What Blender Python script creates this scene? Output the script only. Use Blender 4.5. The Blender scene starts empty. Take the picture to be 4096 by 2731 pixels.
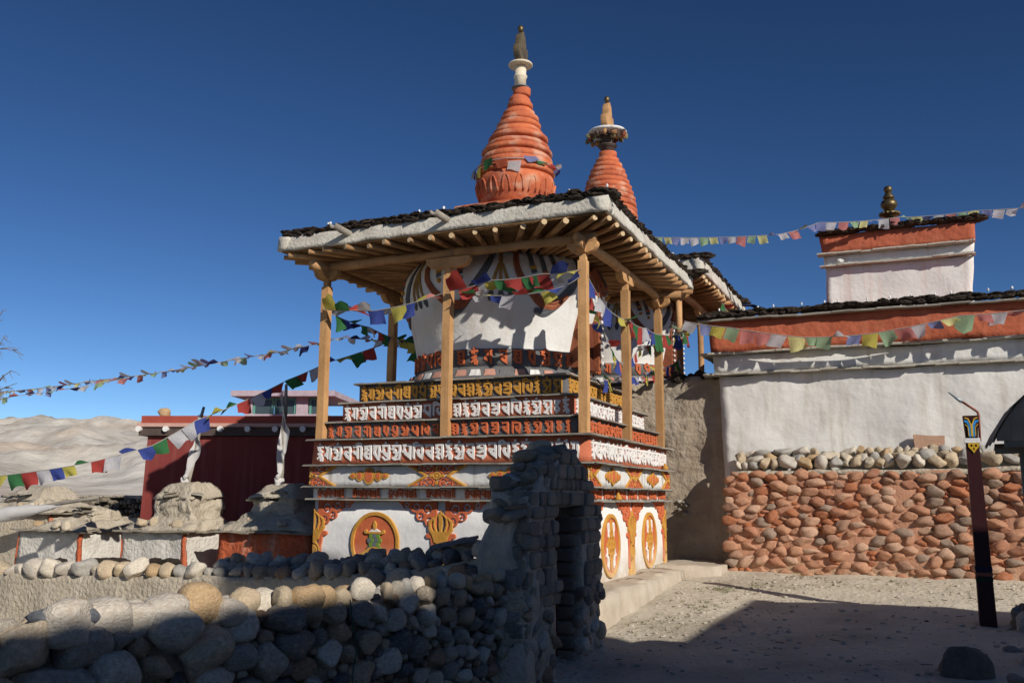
import bpy, bmesh, math, random
import numpy as np
from mathutils import Vector, Matrix, Euler, noise

R = math.radians
random.seed(7)
SC = bpy.context.scene
COL = SC.collection

# ------------------------------------------------------------------ camera
def setup_camera():
    pi, ya, ro = R(9.701), R(23.93), R(0.401)
    F = Vector((-math.sin(ya)*math.cos(pi), math.cos(ya)*math.cos(pi), math.sin(pi)))
    Rt = Vector((math.cos(ya), math.sin(ya), 0)); U = Rt.cross(F)
    R2 = Rt*math.cos(ro) + U*math.sin(ro); U2 = U*math.cos(ro) - Rt*math.sin(ro)
    cd = bpy.data.cameras.new('camera'); co = bpy.data.objects.new('camera', cd)
    COL.objects.link(co)
    m = Matrix((R2, U2, -F)).transposed().to_4x4(); m.translation = Vector((3.64, -10.5, 1.6))
    co.matrix_world = m
    cd.sensor_width = 36; cd.lens = 911.269/1024*36
    cd.clip_start = 0.05; cd.clip_end = 20000
    SC.camera = co
setup_camera()

# ------------------------------------------------------------------ light
SUN = Vector((1.0, -0.588, 0.62)).normalized()          # towards the sun
ELEV = math.asin(SUN.z)
w = bpy.data.worlds.new('World'); SC.world = w; w.use_nodes = True
nt = w.node_tree; nt.nodes.clear()
sky = nt.nodes.new('ShaderNodeTexSky'); sky.sky_type = 'NISHITA'; sky.sun_disc = False
sky.sun_elevation = ELEV
sky.sun_rotation = math.atan2(SUN.x, SUN.y)
sky.altitude = 3800; sky.air_density = 1.0; sky.dust_density = 0.25; sky.ozone_density = 2.2
bg = nt.nodes.new('ShaderNodeBackground'); bg.inputs['Strength'].default_value = 0.085
out = nt.nodes.new('ShaderNodeOutputWorld')
gam = nt.nodes.new('ShaderNodeGamma'); gam.inputs[1].default_value = 1.36      # contrast of the thin, dry high-altitude air
scl = nt.nodes.new('ShaderNodeVectorMath'); scl.operation = 'SCALE'; scl.inputs['Scale'].default_value = 0.51
nt.links.new(sky.outputs[0], gam.inputs[0]); nt.links.new(gam.outputs[0], scl.inputs[0])
hsn = nt.nodes.new('ShaderNodeHueSaturation'); hsn.inputs['Saturation'].default_value = 1.07
nt.links.new(scl.outputs[0], hsn.inputs['Color']); nt.links.new(hsn.outputs[0], bg.inputs[0]); nt.links.new(bg.outputs[0], out.inputs[0])
sl = bpy.data.lights.new('sun', 'SUN'); sl.energy = 4.7; sl.angle = R(0.53); sl.color = (1.0, 0.94, 0.85)
so = bpy.data.objects.new('sun', sl); COL.objects.link(so)
so.rotation_euler = SUN.to_track_quat('Z', 'Y').to_euler()
so.location = (20, -12, 14)
SC.view_settings.view_transform = 'Standard'; SC.view_settings.look = 'None'
SC.view_settings.exposure = 0; SC.view_settings.gamma = 1

# ------------------------------------------------------------------ materials
def S(r, g, b):                                          # sRGB 0-255 -> linear
    f = lambda c: (c/255/12.92) if c/255 <= 0.04045 else ((c/255+0.055)/1.055)**2.4
    return (f(r), f(g), f(b), 1)

def mat(name, c1, c2=None, scale=6.0, rough=0.9, bump=0.3, bscale=30.0, rand=False, palette=None,
        stain=None, stain_scale=(3, 3, 0.6), stain_amt=0.5, transl=0.0, metal=0.0, dust=None, detail=6, bdist=0.02,
        crack=None):
    m = bpy.data.materials.new(name); m.use_nodes = True
    n = m.node_tree.nodes; l = m.node_tree.links; n.clear()
    o = n.new('ShaderNodeOutputMaterial'); b = n.new('ShaderNodeBsdfPrincipled')
    b.inputs['Roughness'].default_value = rough; b.inputs['Metallic'].default_value = metal
    b.inputs['Specular IOR Level'].default_value = 0.25 if metal == 0 else 0.5
    tc = n.new('ShaderNodeTexCoord'); vec = tc.outputs['Object']
    oi = None
    if rand or palette:
        oi = n.new('ShaderNodeObjectInfo')
        add = n.new('ShaderNodeVectorMath'); add.operation = 'MULTIPLY_ADD'
        cmb = n.new('ShaderNodeCombineXYZ')
        for i in range(3): l.new(oi.outputs['Random'], cmb.inputs[i])
        l.new(cmb.outputs[0], add.inputs[0]); add.inputs[1].default_value = (37, 91, 53); l.new(vec, add.inputs[2])
        vec = add.outputs[0]
    ns = n.new('ShaderNodeTexNoise'); ns.inputs['Scale'].default_value = scale; ns.inputs['Detail'].default_value = detail
    ns.inputs['Roughness'].default_value = 0.62
    l.new(vec, ns.inputs['Vector'])
    rmp = n.new('ShaderNodeMapRange'); rmp.inputs[1].default_value = 0.32; rmp.inputs[2].default_value = 0.68
    l.new(ns.outputs['Fac'], rmp.inputs[0])
    mx = n.new('ShaderNodeMix'); mx.data_type = 'RGBA'
    l.new(rmp.outputs[0], mx.inputs['Factor'])
    if palette:
        cr = n.new('ShaderNodeValToRGB'); cr.color_ramp.interpolation = 'CONSTANT'
        els = cr.color_ramp.elements
        while len(els) < len(palette): els.new(0.5)
        for i, c in enumerate(palette): els[i].position = i/len(palette); els[i].color = c
        l.new(oi.outputs['Random'], cr.inputs[0])
        l.new(cr.outputs[0], mx.inputs['A'])
        hs = n.new('ShaderNodeHueSaturation'); hs.inputs['Value'].default_value = c1 if isinstance(c1, float) else 0.62
        hs.inputs['Saturation'].default_value = 1.1
        l.new(cr.outputs[0], hs.inputs['Color']); l.new(hs.outputs[0], mx.inputs['B'])
    else:
        mx.inputs['A'].default_value = c1; mx.inputs['B'].default_value = c2 or c1
        if rand:
            pass
    colr = mx.outputs['Result']
    if rand and not palette:
        hs = n.new('ShaderNodeHueSaturation')
        mr = n.new('ShaderNodeMapRange'); mr.inputs[3].default_value = 0.75; mr.inputs[4].default_value = 1.18
        l.new(oi.outputs['Random'], mr.inputs[0]); l.new(mr.outputs[0], hs.inputs['Value']); l.new(colr, hs.inputs['Color'])
        colr = hs.outputs[0]
    if stain:
        mp = n.new('ShaderNodeMapping'); mp.inputs['Scale'].default_value = stain_scale; l.new(vec, mp.inputs[0])
        n2 = n.new('ShaderNodeTexNoise'); n2.inputs['Scale'].default_value = 1.6; n2.inputs['Detail'].default_value = 7
        l.new(mp.outputs[0], n2.inputs['Vector'])
        r2 = n.new('ShaderNodeMapRange'); r2.inputs[1].default_value = 0.52; r2.inputs[2].default_value = 0.74; r2.inputs[4].default_value = stain_amt
        l.new(n2.outputs['Fac'], r2.inputs[0])
        m2 = n.new('ShaderNodeMix'); m2.data_type = 'RGBA'
        l.new(r2.outputs[0], m2.inputs['Factor']); l.new(colr, m2.inputs['A']); m2.inputs['B'].default_value = stain
        colr = m2.outputs['Result']
    if dust:                                              # splashed mud near the foot: (colour, z0, z1) in object space
        sp = n.new('ShaderNodeSeparateXYZ'); ge = n.new('ShaderNodeNewGeometry'); l.new(ge.outputs['Position'], sp.inputs[0])
        r3 = n.new('ShaderNodeMapRange'); r3.inputs[1].default_value = dust[2]; r3.inputs[2].default_value = dust[1]
        l.new(sp.outputs[2], r3.inputs[0])
        mm = n.new('ShaderNodeMath'); mm.operation = 'MULTIPLY'; l.new(r3.outputs[0], mm.inputs[0]); l.new(rmp.outputs[0], mm.inputs[1])
        ma = n.new('ShaderNodeMath'); ma.operation = 'MULTIPLY_ADD'; l.new(r3.outputs[0], ma.inputs[0]); ma.inputs[1].default_value = 0.35; l.new(mm.outputs[0], ma.inputs[2]); ma.use_clamp = True
        m3 = n.new('ShaderNodeMix'); m3.data_type = 'RGBA'
        l.new(ma.outputs[0], m3.inputs['Factor']); l.new(colr, m3.inputs['A']); m3.inputs['B'].default_value = dust[0]
        colr = m3.outputs['Result']
    l.new(colr, b.inputs['Base Color'])
    if bump:
        nb = n.new('ShaderNodeTexNoise'); nb.inputs['Scale'].default_value = bscale; nb.inputs['Detail'].default_value = 5
        l.new(vec, nb.inputs['Vector'])
        bp = n.new('ShaderNodeBump'); bp.inputs['Strength'].default_value = bump; bp.inputs['Distance'].default_value = bdist
        l.new(nb.outputs['Fac'], bp.inputs['Height']); l.new(bp.outputs[0], b.inputs['Normal'])
    if transl:
        tr = n.new('ShaderNodeBsdfTranslucent'); l.new(colr, tr.inputs[0])
        ms = n.new('ShaderNodeMixShader'); ms.inputs[0].default_value = transl
        l.new(b.outputs[0], ms.inputs[1]); l.new(tr.outputs[0], ms.inputs[2]); l.new(ms.outputs[0], o.inputs[0])
    else:
        l.new(b.outputs[0], o.inputs[0])
    return m

DUSTC = S(176, 156, 128)
M = {}
M['white'] = mat('white_plaster', (.74, .725, .69, 1), (.66, .65, .62, 1), 3, .92, .35, 18, stain=S(178, 150, 120), stain_amt=.35)
M['white_streak'] = mat('white_plaster_streaked', (.75, .735, .69, 1), (.66, .645, .60, 1), 3, .92, .4, 16, stain=S(190, 120, 85), stain_scale=(7, 7, .25), stain_amt=.3)
M['house_white'] = mat('house_white_plaster', (.74, .725, .68, 1), (.66, .645, .605, 1), 2.5, .92, .45, 4.5, stain=S(165, 150, 128), stain_scale=(4, 4, .45), stain_amt=.5, bdist=.05)
M['base_white'] = mat('stupa_wall_plaster', (.74, .73, .70, 1), (.67, .66, .64, 1), 4, .92, .35, 14, dust=(DUSTC, .45, .95))
M['frieze_white'] = mat('frieze_plaster', (.70, .69, .66, 1), (.6, .59, .57, 1), 4, .92, .3, 20, stain=S(120, 105, 85), stain_scale=(7, 7, .5), stain_amt=.75)
OR1, OR2 = (.56, .17, .09, 1), (.47, .135, .068, 1)
M['orange'] = mat('orange_red_paint', OR1, OR2, 5, .88, .3, 25, stain=S(200, 130, 100), stain_amt=.35)
M['orange_relief'] = mat('orange_relief_paint', (.56, .14, .056, 1), (.46, .11, .045, 1), 9, .88, .25, 40, dust=(S(215, 180, 155), .45, 1.0))
M['house_red'] = mat('house_orange_band', (.45, .12, .062, 1), (.37, .095, .047, 1), 3, .9, .6, 9, stain=S(190, 120, 90), stain_scale=(3, 3, .7), stain_amt=.4, bdist=.04)
M['spire'] = mat('spire_paint', (.60, .165, .065, 1), (.37, .09, .045, 1), 3.2, .88, .5, 18, stain=S(205, 170, 145), stain_scale=(2.2, 2.2, 3.2), stain_amt=.85)
M['grey'] = mat('slate_grey_paint', (.15, .15, .15, 1), (.10, .10, .102, 1), 6, .85, .25, 30, stain=S(140, 132, 122), stain_amt=.4)
M['ggrey'] = mat('garland_grey_paint', (.12, .125, .135, 1), (.08, .083, .09, 1), 6, .85, .2, 30)
M['gold'] = mat('ochre_paint', (.56, .29, .055, 1), (.44, .21, .035, 1), 9, .8, .2, 40, dust=(S(215, 185, 140), .45, .95))
M['letter_white'] = mat('letter_white_paint', (.76, .74, .71, 1), (.66, .64, .61, 1), 9, .88, .2, 40, stain=S(150, 120, 100), stain_amt=.3)
M['letter_orange'] = mat('letter_orange_paint', (.58, .145, .056, 1), (.48, .115, .045, 1), 9, .88, .2, 40)
M['tassel'] = mat('dull_ochre_paint', (.40, .235, .075, 1), (.30, .165, .05, 1), 9, .85)
M['niche'] = mat('niche_brown_paint', (.34, .11, .05, 1), (.22, .07, .035, 1), 9, .85, .3, 30)
M['green'] = mat('green_paint', S(112, 140, 60), S(90, 120, 50), 9)
M['blue'] = mat('grey_blue_paint', S(105, 112, 118), S(80, 86, 92), 9)
M['pink'] = mat('pink_paint', (.50, .27, .2, 1), (.42, .2, .15, 1), 9)
M['slate'] = mat('slate_slab', (.36, .33, .28, 1), (.22, .2, .17, 1), 8, .9, .5, 30, rand=True)
M['wood'] = mat('honey_wood', (.58, .33, .145, 1), (.43, .23, .092, 1), 3, .75, .25, 25, rand=True, stain=(.3, .16, .07, 1), stain_scale=(12, 12, .8), stain_amt=.6)
M['log'] = mat('peeled_log', (.52, .30, .14, 1), (.37, .195, .085, 1), 4, .8, .3, 30, rand=True, stain=(.16, .08, .035, 1), stain_amt=.5)
M['log_end'] = mat('pale_log_end', (.60, .46, .28, 1), (.48, .34, .19, 1), 20, .8, .3, 60)
M['greywood'] = mat('weathered_wood', (.36, .325, .275, 1), (.24, .21, .175, 1), 5, .85, .4, 40, rand=True)
M['reed'] = mat('reed_mat', (.30, .175, .08, 1), (.17, .09, .04, 1), 14, .9, .6, 60)
M['fascia'] = mat('limewashed_mud', (.60, .57, .50, 1), (.44, .40, .33, 1), 3.5, .95, .6, 22, stain=(.33, .29, .23, 1), stain_amt=.55, bdist=.03)
M['clod'] = mat('turf_clod', (.105, .078, .058, 1), (.03, .022, .017, 1), 14, 1, 1, 40, rand=True)
M['mud'] = mat('dry_mud', (.49, .43, .335, 1), (.37, .315, .24, 1), 4, .97, .9, 18, stain=(.54, .48, .39, 1), stain_amt=.5, bdist=.04)
M['mud_dark'] = mat('grey_mud_brick', (.47, .42, .35, 1), (.34, .295, .24, 1), 5, .97, .9, 22, rand=True, bdist=.03)
M['mud_brown'] = mat('brown_mud_render', (.43, .36, .275, 1), (.31, .245, .18, 1), 3, .97, .9, 12, stain=(.52, .46, .38, 1), stain_amt=.5, bdist=.04)
PAL = [(.54, .49, .41, 1), (.38, .325, .25, 1), (.60, .56, .48, 1), (.30, .285, .265, 1), (.46, .36, .26, 1), (.13, .135, .145, 1), (.58, .49, .37, 1),
       (.40, .375, .335, 1), (.34, .23, .16, 1), (.64, .60, .52, 1), (.23, .215, .195, 1), (.48, .43, .355, 1)]
M['stone'] = mat('river_stone', .55, None, 5, .85, .8, 9, palette=PAL, stain=(.45, .33, .22, 1), stain_scale=(2, 2, 3), stain_amt=.55)
PALL = [(.66, .57, .44, 1), (.54, .44, .31, 1), (.70, .63, .52, 1), (.54, .38, .22, 1), (.42, .40, .36, 1), (.64, .51, .35, 1), (.60, .54, .46, 1)]
M['stone_pale'] = mat('pale_cap_stone', .68, None, 6, .88, .7, 10, palette=PALL, stain=(.40, .29, .2, 1), stain_scale=(2, 2, 3), stain_amt=.5)
PALO = [(.60, .32, .20, 1), (.56, .285, .175, 1), (.64, .38, .255, 1), (.52, .25, .155, 1), (.64, .41, .285, 1), (.58, .31, .195, 1), (.44, .26, .18, 1), (.40, .29, .22, 1), (.50, .20, .105, 1)]
M['stone_orange'] = mat('ochre_washed_stone', .66, None, 4, .92, .7, 16, palette=PALO, stain=(.40, .30, .235, 1), stain_scale=(2, 2, 2), stain_amt=.5)
M['mortar_orange'] = mat('ochre_washed_mortar', (.52, .275, .175, 1), (.43, .215, .13, 1), 5, .95, .6, 30, dust=(DUSTC, .45, .75))
M['litter'] = mat('dung_and_straw', (.20, .155, .10, 1), (.10, .075, .05, 1), 30, .95, .3, 60)
M['pebble'] = mat('pale_pebbles', (.56, .50, .42, 1), (.36, .31, .25, 1), 9, .95, .2, 40)
M['slab_dark'] = mat('dark_slate_stone', (.10, .11, .125, 1), (.19, .20, .215, 1), 5, .7, .5, 20)
M['ground'] = None
M['redhouse'] = mat('maroon_wall_paint', (.22, .043, .036, 1), (.18, .034, .03, 1), 2, .8, .12, 30, stain=(.4, .16, .14, 1), stain_scale=(6, 6, .25), stain_amt=.35)
M['redtrim'] = mat('red_parapet_paint', (.36, .075, .05, 1), (.3, .06, .042, 1), 3, .8, .12, 30)
M['pinktrim'] = mat('pink_cornice_paint', (.56, .34, .28, 1), (.48, .28, .23, 1), 5, .8)
M['darktrim'] = mat('dark_timber_band', (.10, .07, .06, 1), (.07, .05, .045, 1), 5, .8)
M['purewhite'] = mat('white_paint', (.78, .76, .73, 1), (.7, .69, .66, 1), 6, .8)
M['lilac'] = mat('lilac_paint', (.38, .29, .35, 1), (.50, .42, .44, 1), 6, .85)
M['greenframe'] = mat('green_window_frame', (.12, .33, .27, 1), (.1, .27, .22, 1), 6, .6)
M['brass'] = mat('tarnished_brass', (.20, .145, .06, 1), (.09, .065, .035, 1), 8, .45, .15, 30, metal=.8)
M['oldgilt'] = mat('weathered_gilt_wood', (.15, .115, .065, 1), (.06, .05, .04, 1), 7, .6, .4, 30)
M['cream'] = mat('cream_paint', (.62, .50, .33, 1), (.72, .66, .55, 1), 5, .7)
M['maroonpole'] = mat('shaded_maroon_pole_paint', (.042, .009, .010, 1), (.03, .007, .008, 1), 4, .5, .1, 30)  # maroon paint, deepened to stand in for shade on the shaft
M['skyblue'] = mat('sky_blue_paint', S(40, 120, 190), S(60, 150, 210), 9, .6)
M['yellowpaint'] = mat('yellow_paint', S(215, 175, 50), S(190, 150, 40), 9, .6)
M['darkblue'] = mat('dark_blue_paint', S(20, 25, 60), S(15, 20, 45), 9, .6)
M['darkgreen'] = mat('dark_green_paint', S(10, 55, 35), S(8, 42, 28), 9, .6)
M['rust'] = mat('rusty_pipe', (.32, .09, .05, 1), (.22, .07, .05, 1), 9, .6)
M['steel'] = mat('pale_steel', (.36, .42, .44, 1), (.3, .34, .36, 1), 9, .5, metal=.3)
M['tin'] = mat('rusted_tin', (.42, .33, .24, 1), (.27, .20, .145, 1), 4, .7, .3, 20, rand=True)
M['hill'] = None
M['glassdark'] = mat('window_glass', (.06, .09, .10, 1), (.05, .07, .08, 1), 2, .08, 0)
M['darkwood'] = mat('dark_door_wood', (.17, .045, .024, 1), (.10, .03, .018, 1), 6, .8, .4, 30)
M['twig'] = mat('dry_twig', (.22, .17, .12, 1), (.15, .115, .08, 1), 10, .9)
M['rope'] = mat('grey_string', (.35, .33, .3, 1))
M['twine'] = mat('green_twine', S(35, 75, 60))
M['firewood'] = mat('stacked_firewood', (.26, .22, .165, 1), (.16, .135, .10, 1), 8, .95, .5, 40, rand=True)
M['weed'] = mat('dry_green_weed', (.16, .17, .075, 1), (.24, .22, .12, 1), 8, .9)
M['cloth_white'] = mat('white_cloth', (.72, .70, .68, 1), (.62, .6, .58, 1), 5, .9, .2, 30, transl=.25)
M['concrete'] = mat('mud_cement', (.50, .43, .34, 1), (.40, .335, .255, 1), 4, .95, .4, 25, stain=(.55, .5, .44, 1), stain_amt=.5)
FC = {'blue': S(62, 84, 175), 'white': S(212, 210, 214), 'red': S(196, 58, 48), 'green': S(48, 128, 66), 'yellow': S(212, 200, 58),
      'pale_yellow': S(226, 222, 140), 'pink': S(214, 128, 122), 'pale_green': S(160, 196, 150), 'pale_blue': S(135, 145, 200), 'dark_blue': S(36, 42, 105), 'orange': S(200, 95, 50)}
FC = {k: tuple(.86*v + .14*(.3*c[0]+.6*c[1]+.1*c[2]+.08) for v in c[:3])+(1,) for k, c in FC.items()}
FM = {k: mat('cloth_'+k, c, (c[0]*.8, c[1]*.8, c[2]*.8, 1), 7, .9, .3, 60, transl=.45, stain=(c[0]*.35, c[1]*.35, c[2]*.35, 1), stain_scale=(7, 2, 9), stain_amt=.5) for k, c in FC.items()}

def ground_mat():
    m = mat('dusty_earth', (.60, .535, .425, 1), (.48, .42, .325, 1), 1.1, .98, .6, 14, stain=(.33, .28, .21, 1), stain_scale=(.7, .7, .7), stain_amt=.6, bdist=.05, detail=10)
    return m
M['ground'] = ground_mat()
M['hill'] = mat('pale_badland', (.68, .635, .56, 1), (.37, .335, .285, 1), .016, 1, .5, .09, stain=(.50, .37, .26, 1), stain_scale=(.004, .004, .004), stain_amt=.6, detail=14, bdist=5)

# ------------------------------------------------------------------ object helpers
OFF = {}
WM = {}
def thing(name, label, cat, loc=(0, 0, 0), group=None):
    o = bpy.data.objects.new(name, None); COL.objects.link(o)
    o.location = loc; o.empty_display_size = .2
    o['label'] = label; o['category'] = cat
    if group: o['group'] = group
    if 'wall' in name: o['kind'] = 'thing'
    OFF[o] = Vector(loc)
    return o
def tag(o, label, cat, group=None):
    o['label'] = label; o['category'] = cat
    if group: o['group'] = group
    return o
def mesh_from(name, vs, fs, m, smooth=False):
    me = bpy.data.meshes.new(name); me.from_pydata([tuple(v) for v in vs], [], fs)
    if m is not None: me.materials.append(m)
    if smooth: me.polygons.foreach_set('use_smooth', [True]*len(me.polygons))
    me.update()
    return me
def put(name, me, parent=None, loc=(0, 0, 0), rot=None, scale=None, m=None):
    """instance of a mesh at a world position"""
    o = bpy.data.objects.new(name, me); COL.objects.link(o)
    p = Vector(loc)
    if parent is not None:
        o.parent = parent
        if parent in WM: o.matrix_parent_inverse = WM[parent].inverted()
        else: p = p - OFF[parent]
    OFF[o] = Vector(loc)
    o.location = p
    if rot is not None and scale is None: WM[o] = Matrix.Translation(loc) @ (rot if isinstance(rot, Euler) else Euler(rot)).to_matrix().to_4x4()
    if rot is not None: o.rotation_euler = rot
    if scale is not None: o.scale = scale
    if m is not None:
        o.material_slots[0].link = 'OBJECT'; o.material_slots[0].material = m
    return o

class MB:
    def __init__(s): s.v = []; s.f = []
    def add(s, vs, fs):
        k = len(s.v); s.v += [Vector(v) for v in vs]; s.f += [tuple(i+k for i in f) for f in fs]; return s
    def box(s, c, d, mtx=None):
        x, y, z = d[0]/2, d[1]/2, d[2]/2
        vs = [Vector(p) for p in ((-x,-y,-z),(x,-y,-z),(x,y,-z),(-x,y,-z),(-x,-y,z),(x,-y,z),(x,y,z),(-x,y,z))]
        if mtx is not None: vs = [mtx @ p for p in vs]
        c = Vector(c)
        return s.add([p+c for p in vs], [(0,3,2,1),(4,5,6,7),(0,1,5,4),(1,2,6,5),(2,3,7,6),(3,0,4,7)])
    def tube(s, pts, rad, n=8, cap=True):
        pts = [Vector(p) for p in pts]; rs = rad if isinstance(rad, (list, tuple)) else [rad]*len(pts)
        vs = []; fs = []; ref = None
        for i, p in enumerate(pts):
            t = (pts[min(i+1, len(pts)-1)] - pts[max(i-1, 0)]).normalized()
            if ref is None:
                ref = Vector((0, 0, 1)) if abs(t.z) < .9 else Vector((1, 0, 0))
            a = t.cross(ref).normalized(); b = a.cross(t); ref = b
            for k in range(n):
                q = 2*math.pi*k/n; vs.append(p + (a*math.cos(q) + b*math.sin(q))*rs[i])
        for i in range(len(pts)-1):
            for k in range(n):
                k2 = (k+1) % n; fs.append((i*n+k, i*n+k2, (i+1)*n+k2, (i+1)*n+k))
        if cap:
            fs.append(tuple(range(n-1, -1, -1))); fs.append(tuple((len(pts)-1)*n+k for k in range(n)))
        return s.add(vs, fs)
    def lathe(s, prof, c=(0, 0, 0), n=48, lean=(0, 0), noise_amp=0, seed=0, cap=True):
        vs = []; fs = []; z0 = prof[0][1]; c = Vector(c)
        for (r, z) in prof:
            for k in range(n):
                q = 2*math.pi*k/n; rr = r
                if noise_amp: rr = r + noise_amp*noise.noise(Vector((r*math.cos(q)*3+seed, r*math.sin(q)*3, z*3)))
                vs.append(c + Vector((rr*math.cos(q)+lean[0]*(z-z0), rr*math.sin(q)+lean[1]*(z-z0), z)))
        m = len(prof)
        for i in range(m-1):
            for k in range(n):
                k2 = (k+1) % n; fs.append((i*n+k, i*n+k2, (i+1)*n+k2, (i+1)*n+k))
        if cap:
            fs.append(tuple(range(n-1, -1, -1))); fs.append(tuple((m-1)*n+k for k in range(n)))
        return s.add(vs, fs)
    def build(s, name, m, parent=None, smooth=False):
        off = OFF[parent] if parent is not None else Vector((0, 0, 0))
        me = mesh_from(name, [v-off for v in s.v], s.f, m, smooth)
        o = bpy.data.objects.new(name, me); COL.objects.link(o)
        if parent is not None: o.parent = parent
        OFF[o] = off.copy()
        return o
    def autosmooth(s): pass

def hexa(c8, n=(4, 4, 4), amp=0.0, freq=3.0, seed=0, amp2=0.0, freq2=12.0):
    """subdivided, noise-displaced box; c8 = 4 bottom corners CCW then 4 top corners"""
    c8 = [Vector(c) for c in c8]; d = {}; vs = []; fs = []
    so = Vector((seed*7.3, seed*3.1, seed*5.7))
    def P(u, v, t):
        b = c8[0].lerp(c8[1], u).lerp(c8[3].lerp(c8[2], u), v); tp = c8[4].lerp(c8[5], u).lerp(c8[7].lerp(c8[6], u), v)
        return b.lerp(tp, t)
    def vid(i, j, k):
        key = (i, j, k)
        if key not in d:
            p = P(i/n[0], j/n[1], k/n[2])
            q = p*freq + so
            if amp: p = p + noise.noise_vector(q)*amp
            if amp2: p = p + noise.noise_vector(q*(freq2/freq))*amp2
            d[key] = len(vs); vs.append(p)
        return d[key]
    for i in range(n[0]):
        for j in range(n[1]):
            fs.append((vid(i,j,0), vid(i,j+1,0), vid(i+1,j+1,0), vid(i+1,j,0)))
            fs.append((vid(i,j,n[2]), vid(i+1,j,n[2]), vid(i+1,j+1,n[2]), vid(i,j+1,n[2])))
    for i in range(n[0]):
        for k in range(n[2]):
            fs.append((vid(i,0,k), vid(i+1,0,k), vid(i+1,0,k+1), vid(i,0,k+1)))
            fs.append((vid(i,n[1],k), vid(i,n[1],k+1), vid(i+1,n[1],k+1), vid(i+1,n[1],k)))
    for j in range(n[1]):
        for k in range(n[2]):
            fs.append((vid(0,j,k), vid(0,j,k+1), vid(0,j+1,k+1), vid(0,j+1,k)))
            fs.append((vid(n[0],j,k), vid(n[0],j+1,k), vid(n[0],j+1,k+1), vid(n[0],j,k+1)))
    b = MB(); b.v = vs; b.f = fs
    return b
def rect8(x0, x1, y0, y1, z0, z1, bx=0, by=0):
    return [(x0,y0,z0),(x1,y0,z0),(x1,y1,z0),(x0,y1,z0),(x0+bx,y0+by,z1),(x1-bx,y0+by,z1),(x1-bx,y1-by,z1),(x0+bx,y1-by,z1)]

# rock-like templates -----------------------------------------------------
def rock_mesh(name, sub, amp, freq, seed, m, sharp=0.0, smooth=True):
    bm = bmesh.new(); bmesh.ops.create_icosphere(bm, subdivisions=sub, radius=1)
    rnd = random.Random(seed)
    planes = [(Vector((rnd.gauss(0,1), rnd.gauss(0,1), rnd.gauss(0,1))).normalized(), rnd.uniform(.62, .9)) for _ in range(int(sharp))]
    for v in bm.verts:
        p = v.co.copy(); o = Vector((seed*5.1, seed*2.7, seed*9.9))
        # superellipsoid-ish rounding
        p = Vector([math.copysign(abs(c)**.82, c) for c in p])
        for n_, d_ in planes:
            t = p.dot(n_)
            if t > d_: p = p - n_*(t-d_)*.9
        p = p*(1 + amp*noise.noise(p*freq+o) + amp*.35*noise.noise(p*freq*3+o))
        v.co = p
    me = bpy.data.meshes.new(name); bm.to_mesh(me); bm.free()
    me.materials.append(m)
    me.polygons.foreach_set('use_smooth', [smooth]*len(me.polygons)); me.update()
    return me
ROUND = [rock_mesh('river_stone', 3, .22, 1.15, i, M['stone'], sharp=(0, 3, 9, 5, 14)[i % 5]) for i in range(10)]
PALE = [rock_mesh('pale_stone', 3, .2, 1.2, 20+i, M['stone_pale'], sharp=(3, 8, 16, 11)[i % 4]) for i in range(8)]
ORNG = [rock_mesh('orange_stone', 3, .24, 1.25, 40+i, M['stone_orange'], sharp=(3, 7, 12, 5)[i % 4]) for i in range(8)]
RPALE = [rock_mesh('pale_river_stone', 3, .18, 1.1, 140+i, M['stone_pale'], sharp=(0, 2, 0, 5)[i % 4]) for i in range(8)]
CLOD = [rock_mesh('turf_clod', 3, .34, 3.4, 60+i, M['clod'], smooth=False) for i in range(6)]
BRK = [rock_mesh('mud_brick', 3, .16, 1.9, 80+i, M['mud_dark'], sharp=0) for i in range(6)]
for me in BRK:                                            # squarer than a pebble
    for v in me.vertices:
        v.co = Vector([math.copysign(min(abs(c)*1.2, 1.0)**.74, c) for c in v.co])

def pack(wid, hei, rmax, rmin, aspect, n_try, rnd, sizef=None, gap=.86):
    """anisotropic dart throwing, big pieces first -> (s, z, r)"""
    out = []
    cell = {}
    for k in range(n_try):
        f = 1-k/n_try
        s = rnd.uniform(0, wid); z = rnd.uniform(0, hei)
        sc = sizef(s) if sizef else 1.0
        r = (rmin + (rmax-rmin)*f**1.5)*sc*rnd.uniform(.85, 1.12)
        ok = True
        ci, cj = int(s/.4), int(z/.4)
        for i in (-1, 0, 1):
            for j in (-1, 0, 1):
                for (a, b, c) in cell.get((ci+i, cj+j), ()):
                    if ((a-s)/aspect)**2 + (b-z)**2 < ((r+c)*gap)**2: ok = False; break
                if not ok: break
            if not ok: break
        if ok:
            out.append((s, z, r)); cell.setdefault((ci, cj), []).append((s, z, r))
    return out

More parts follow.
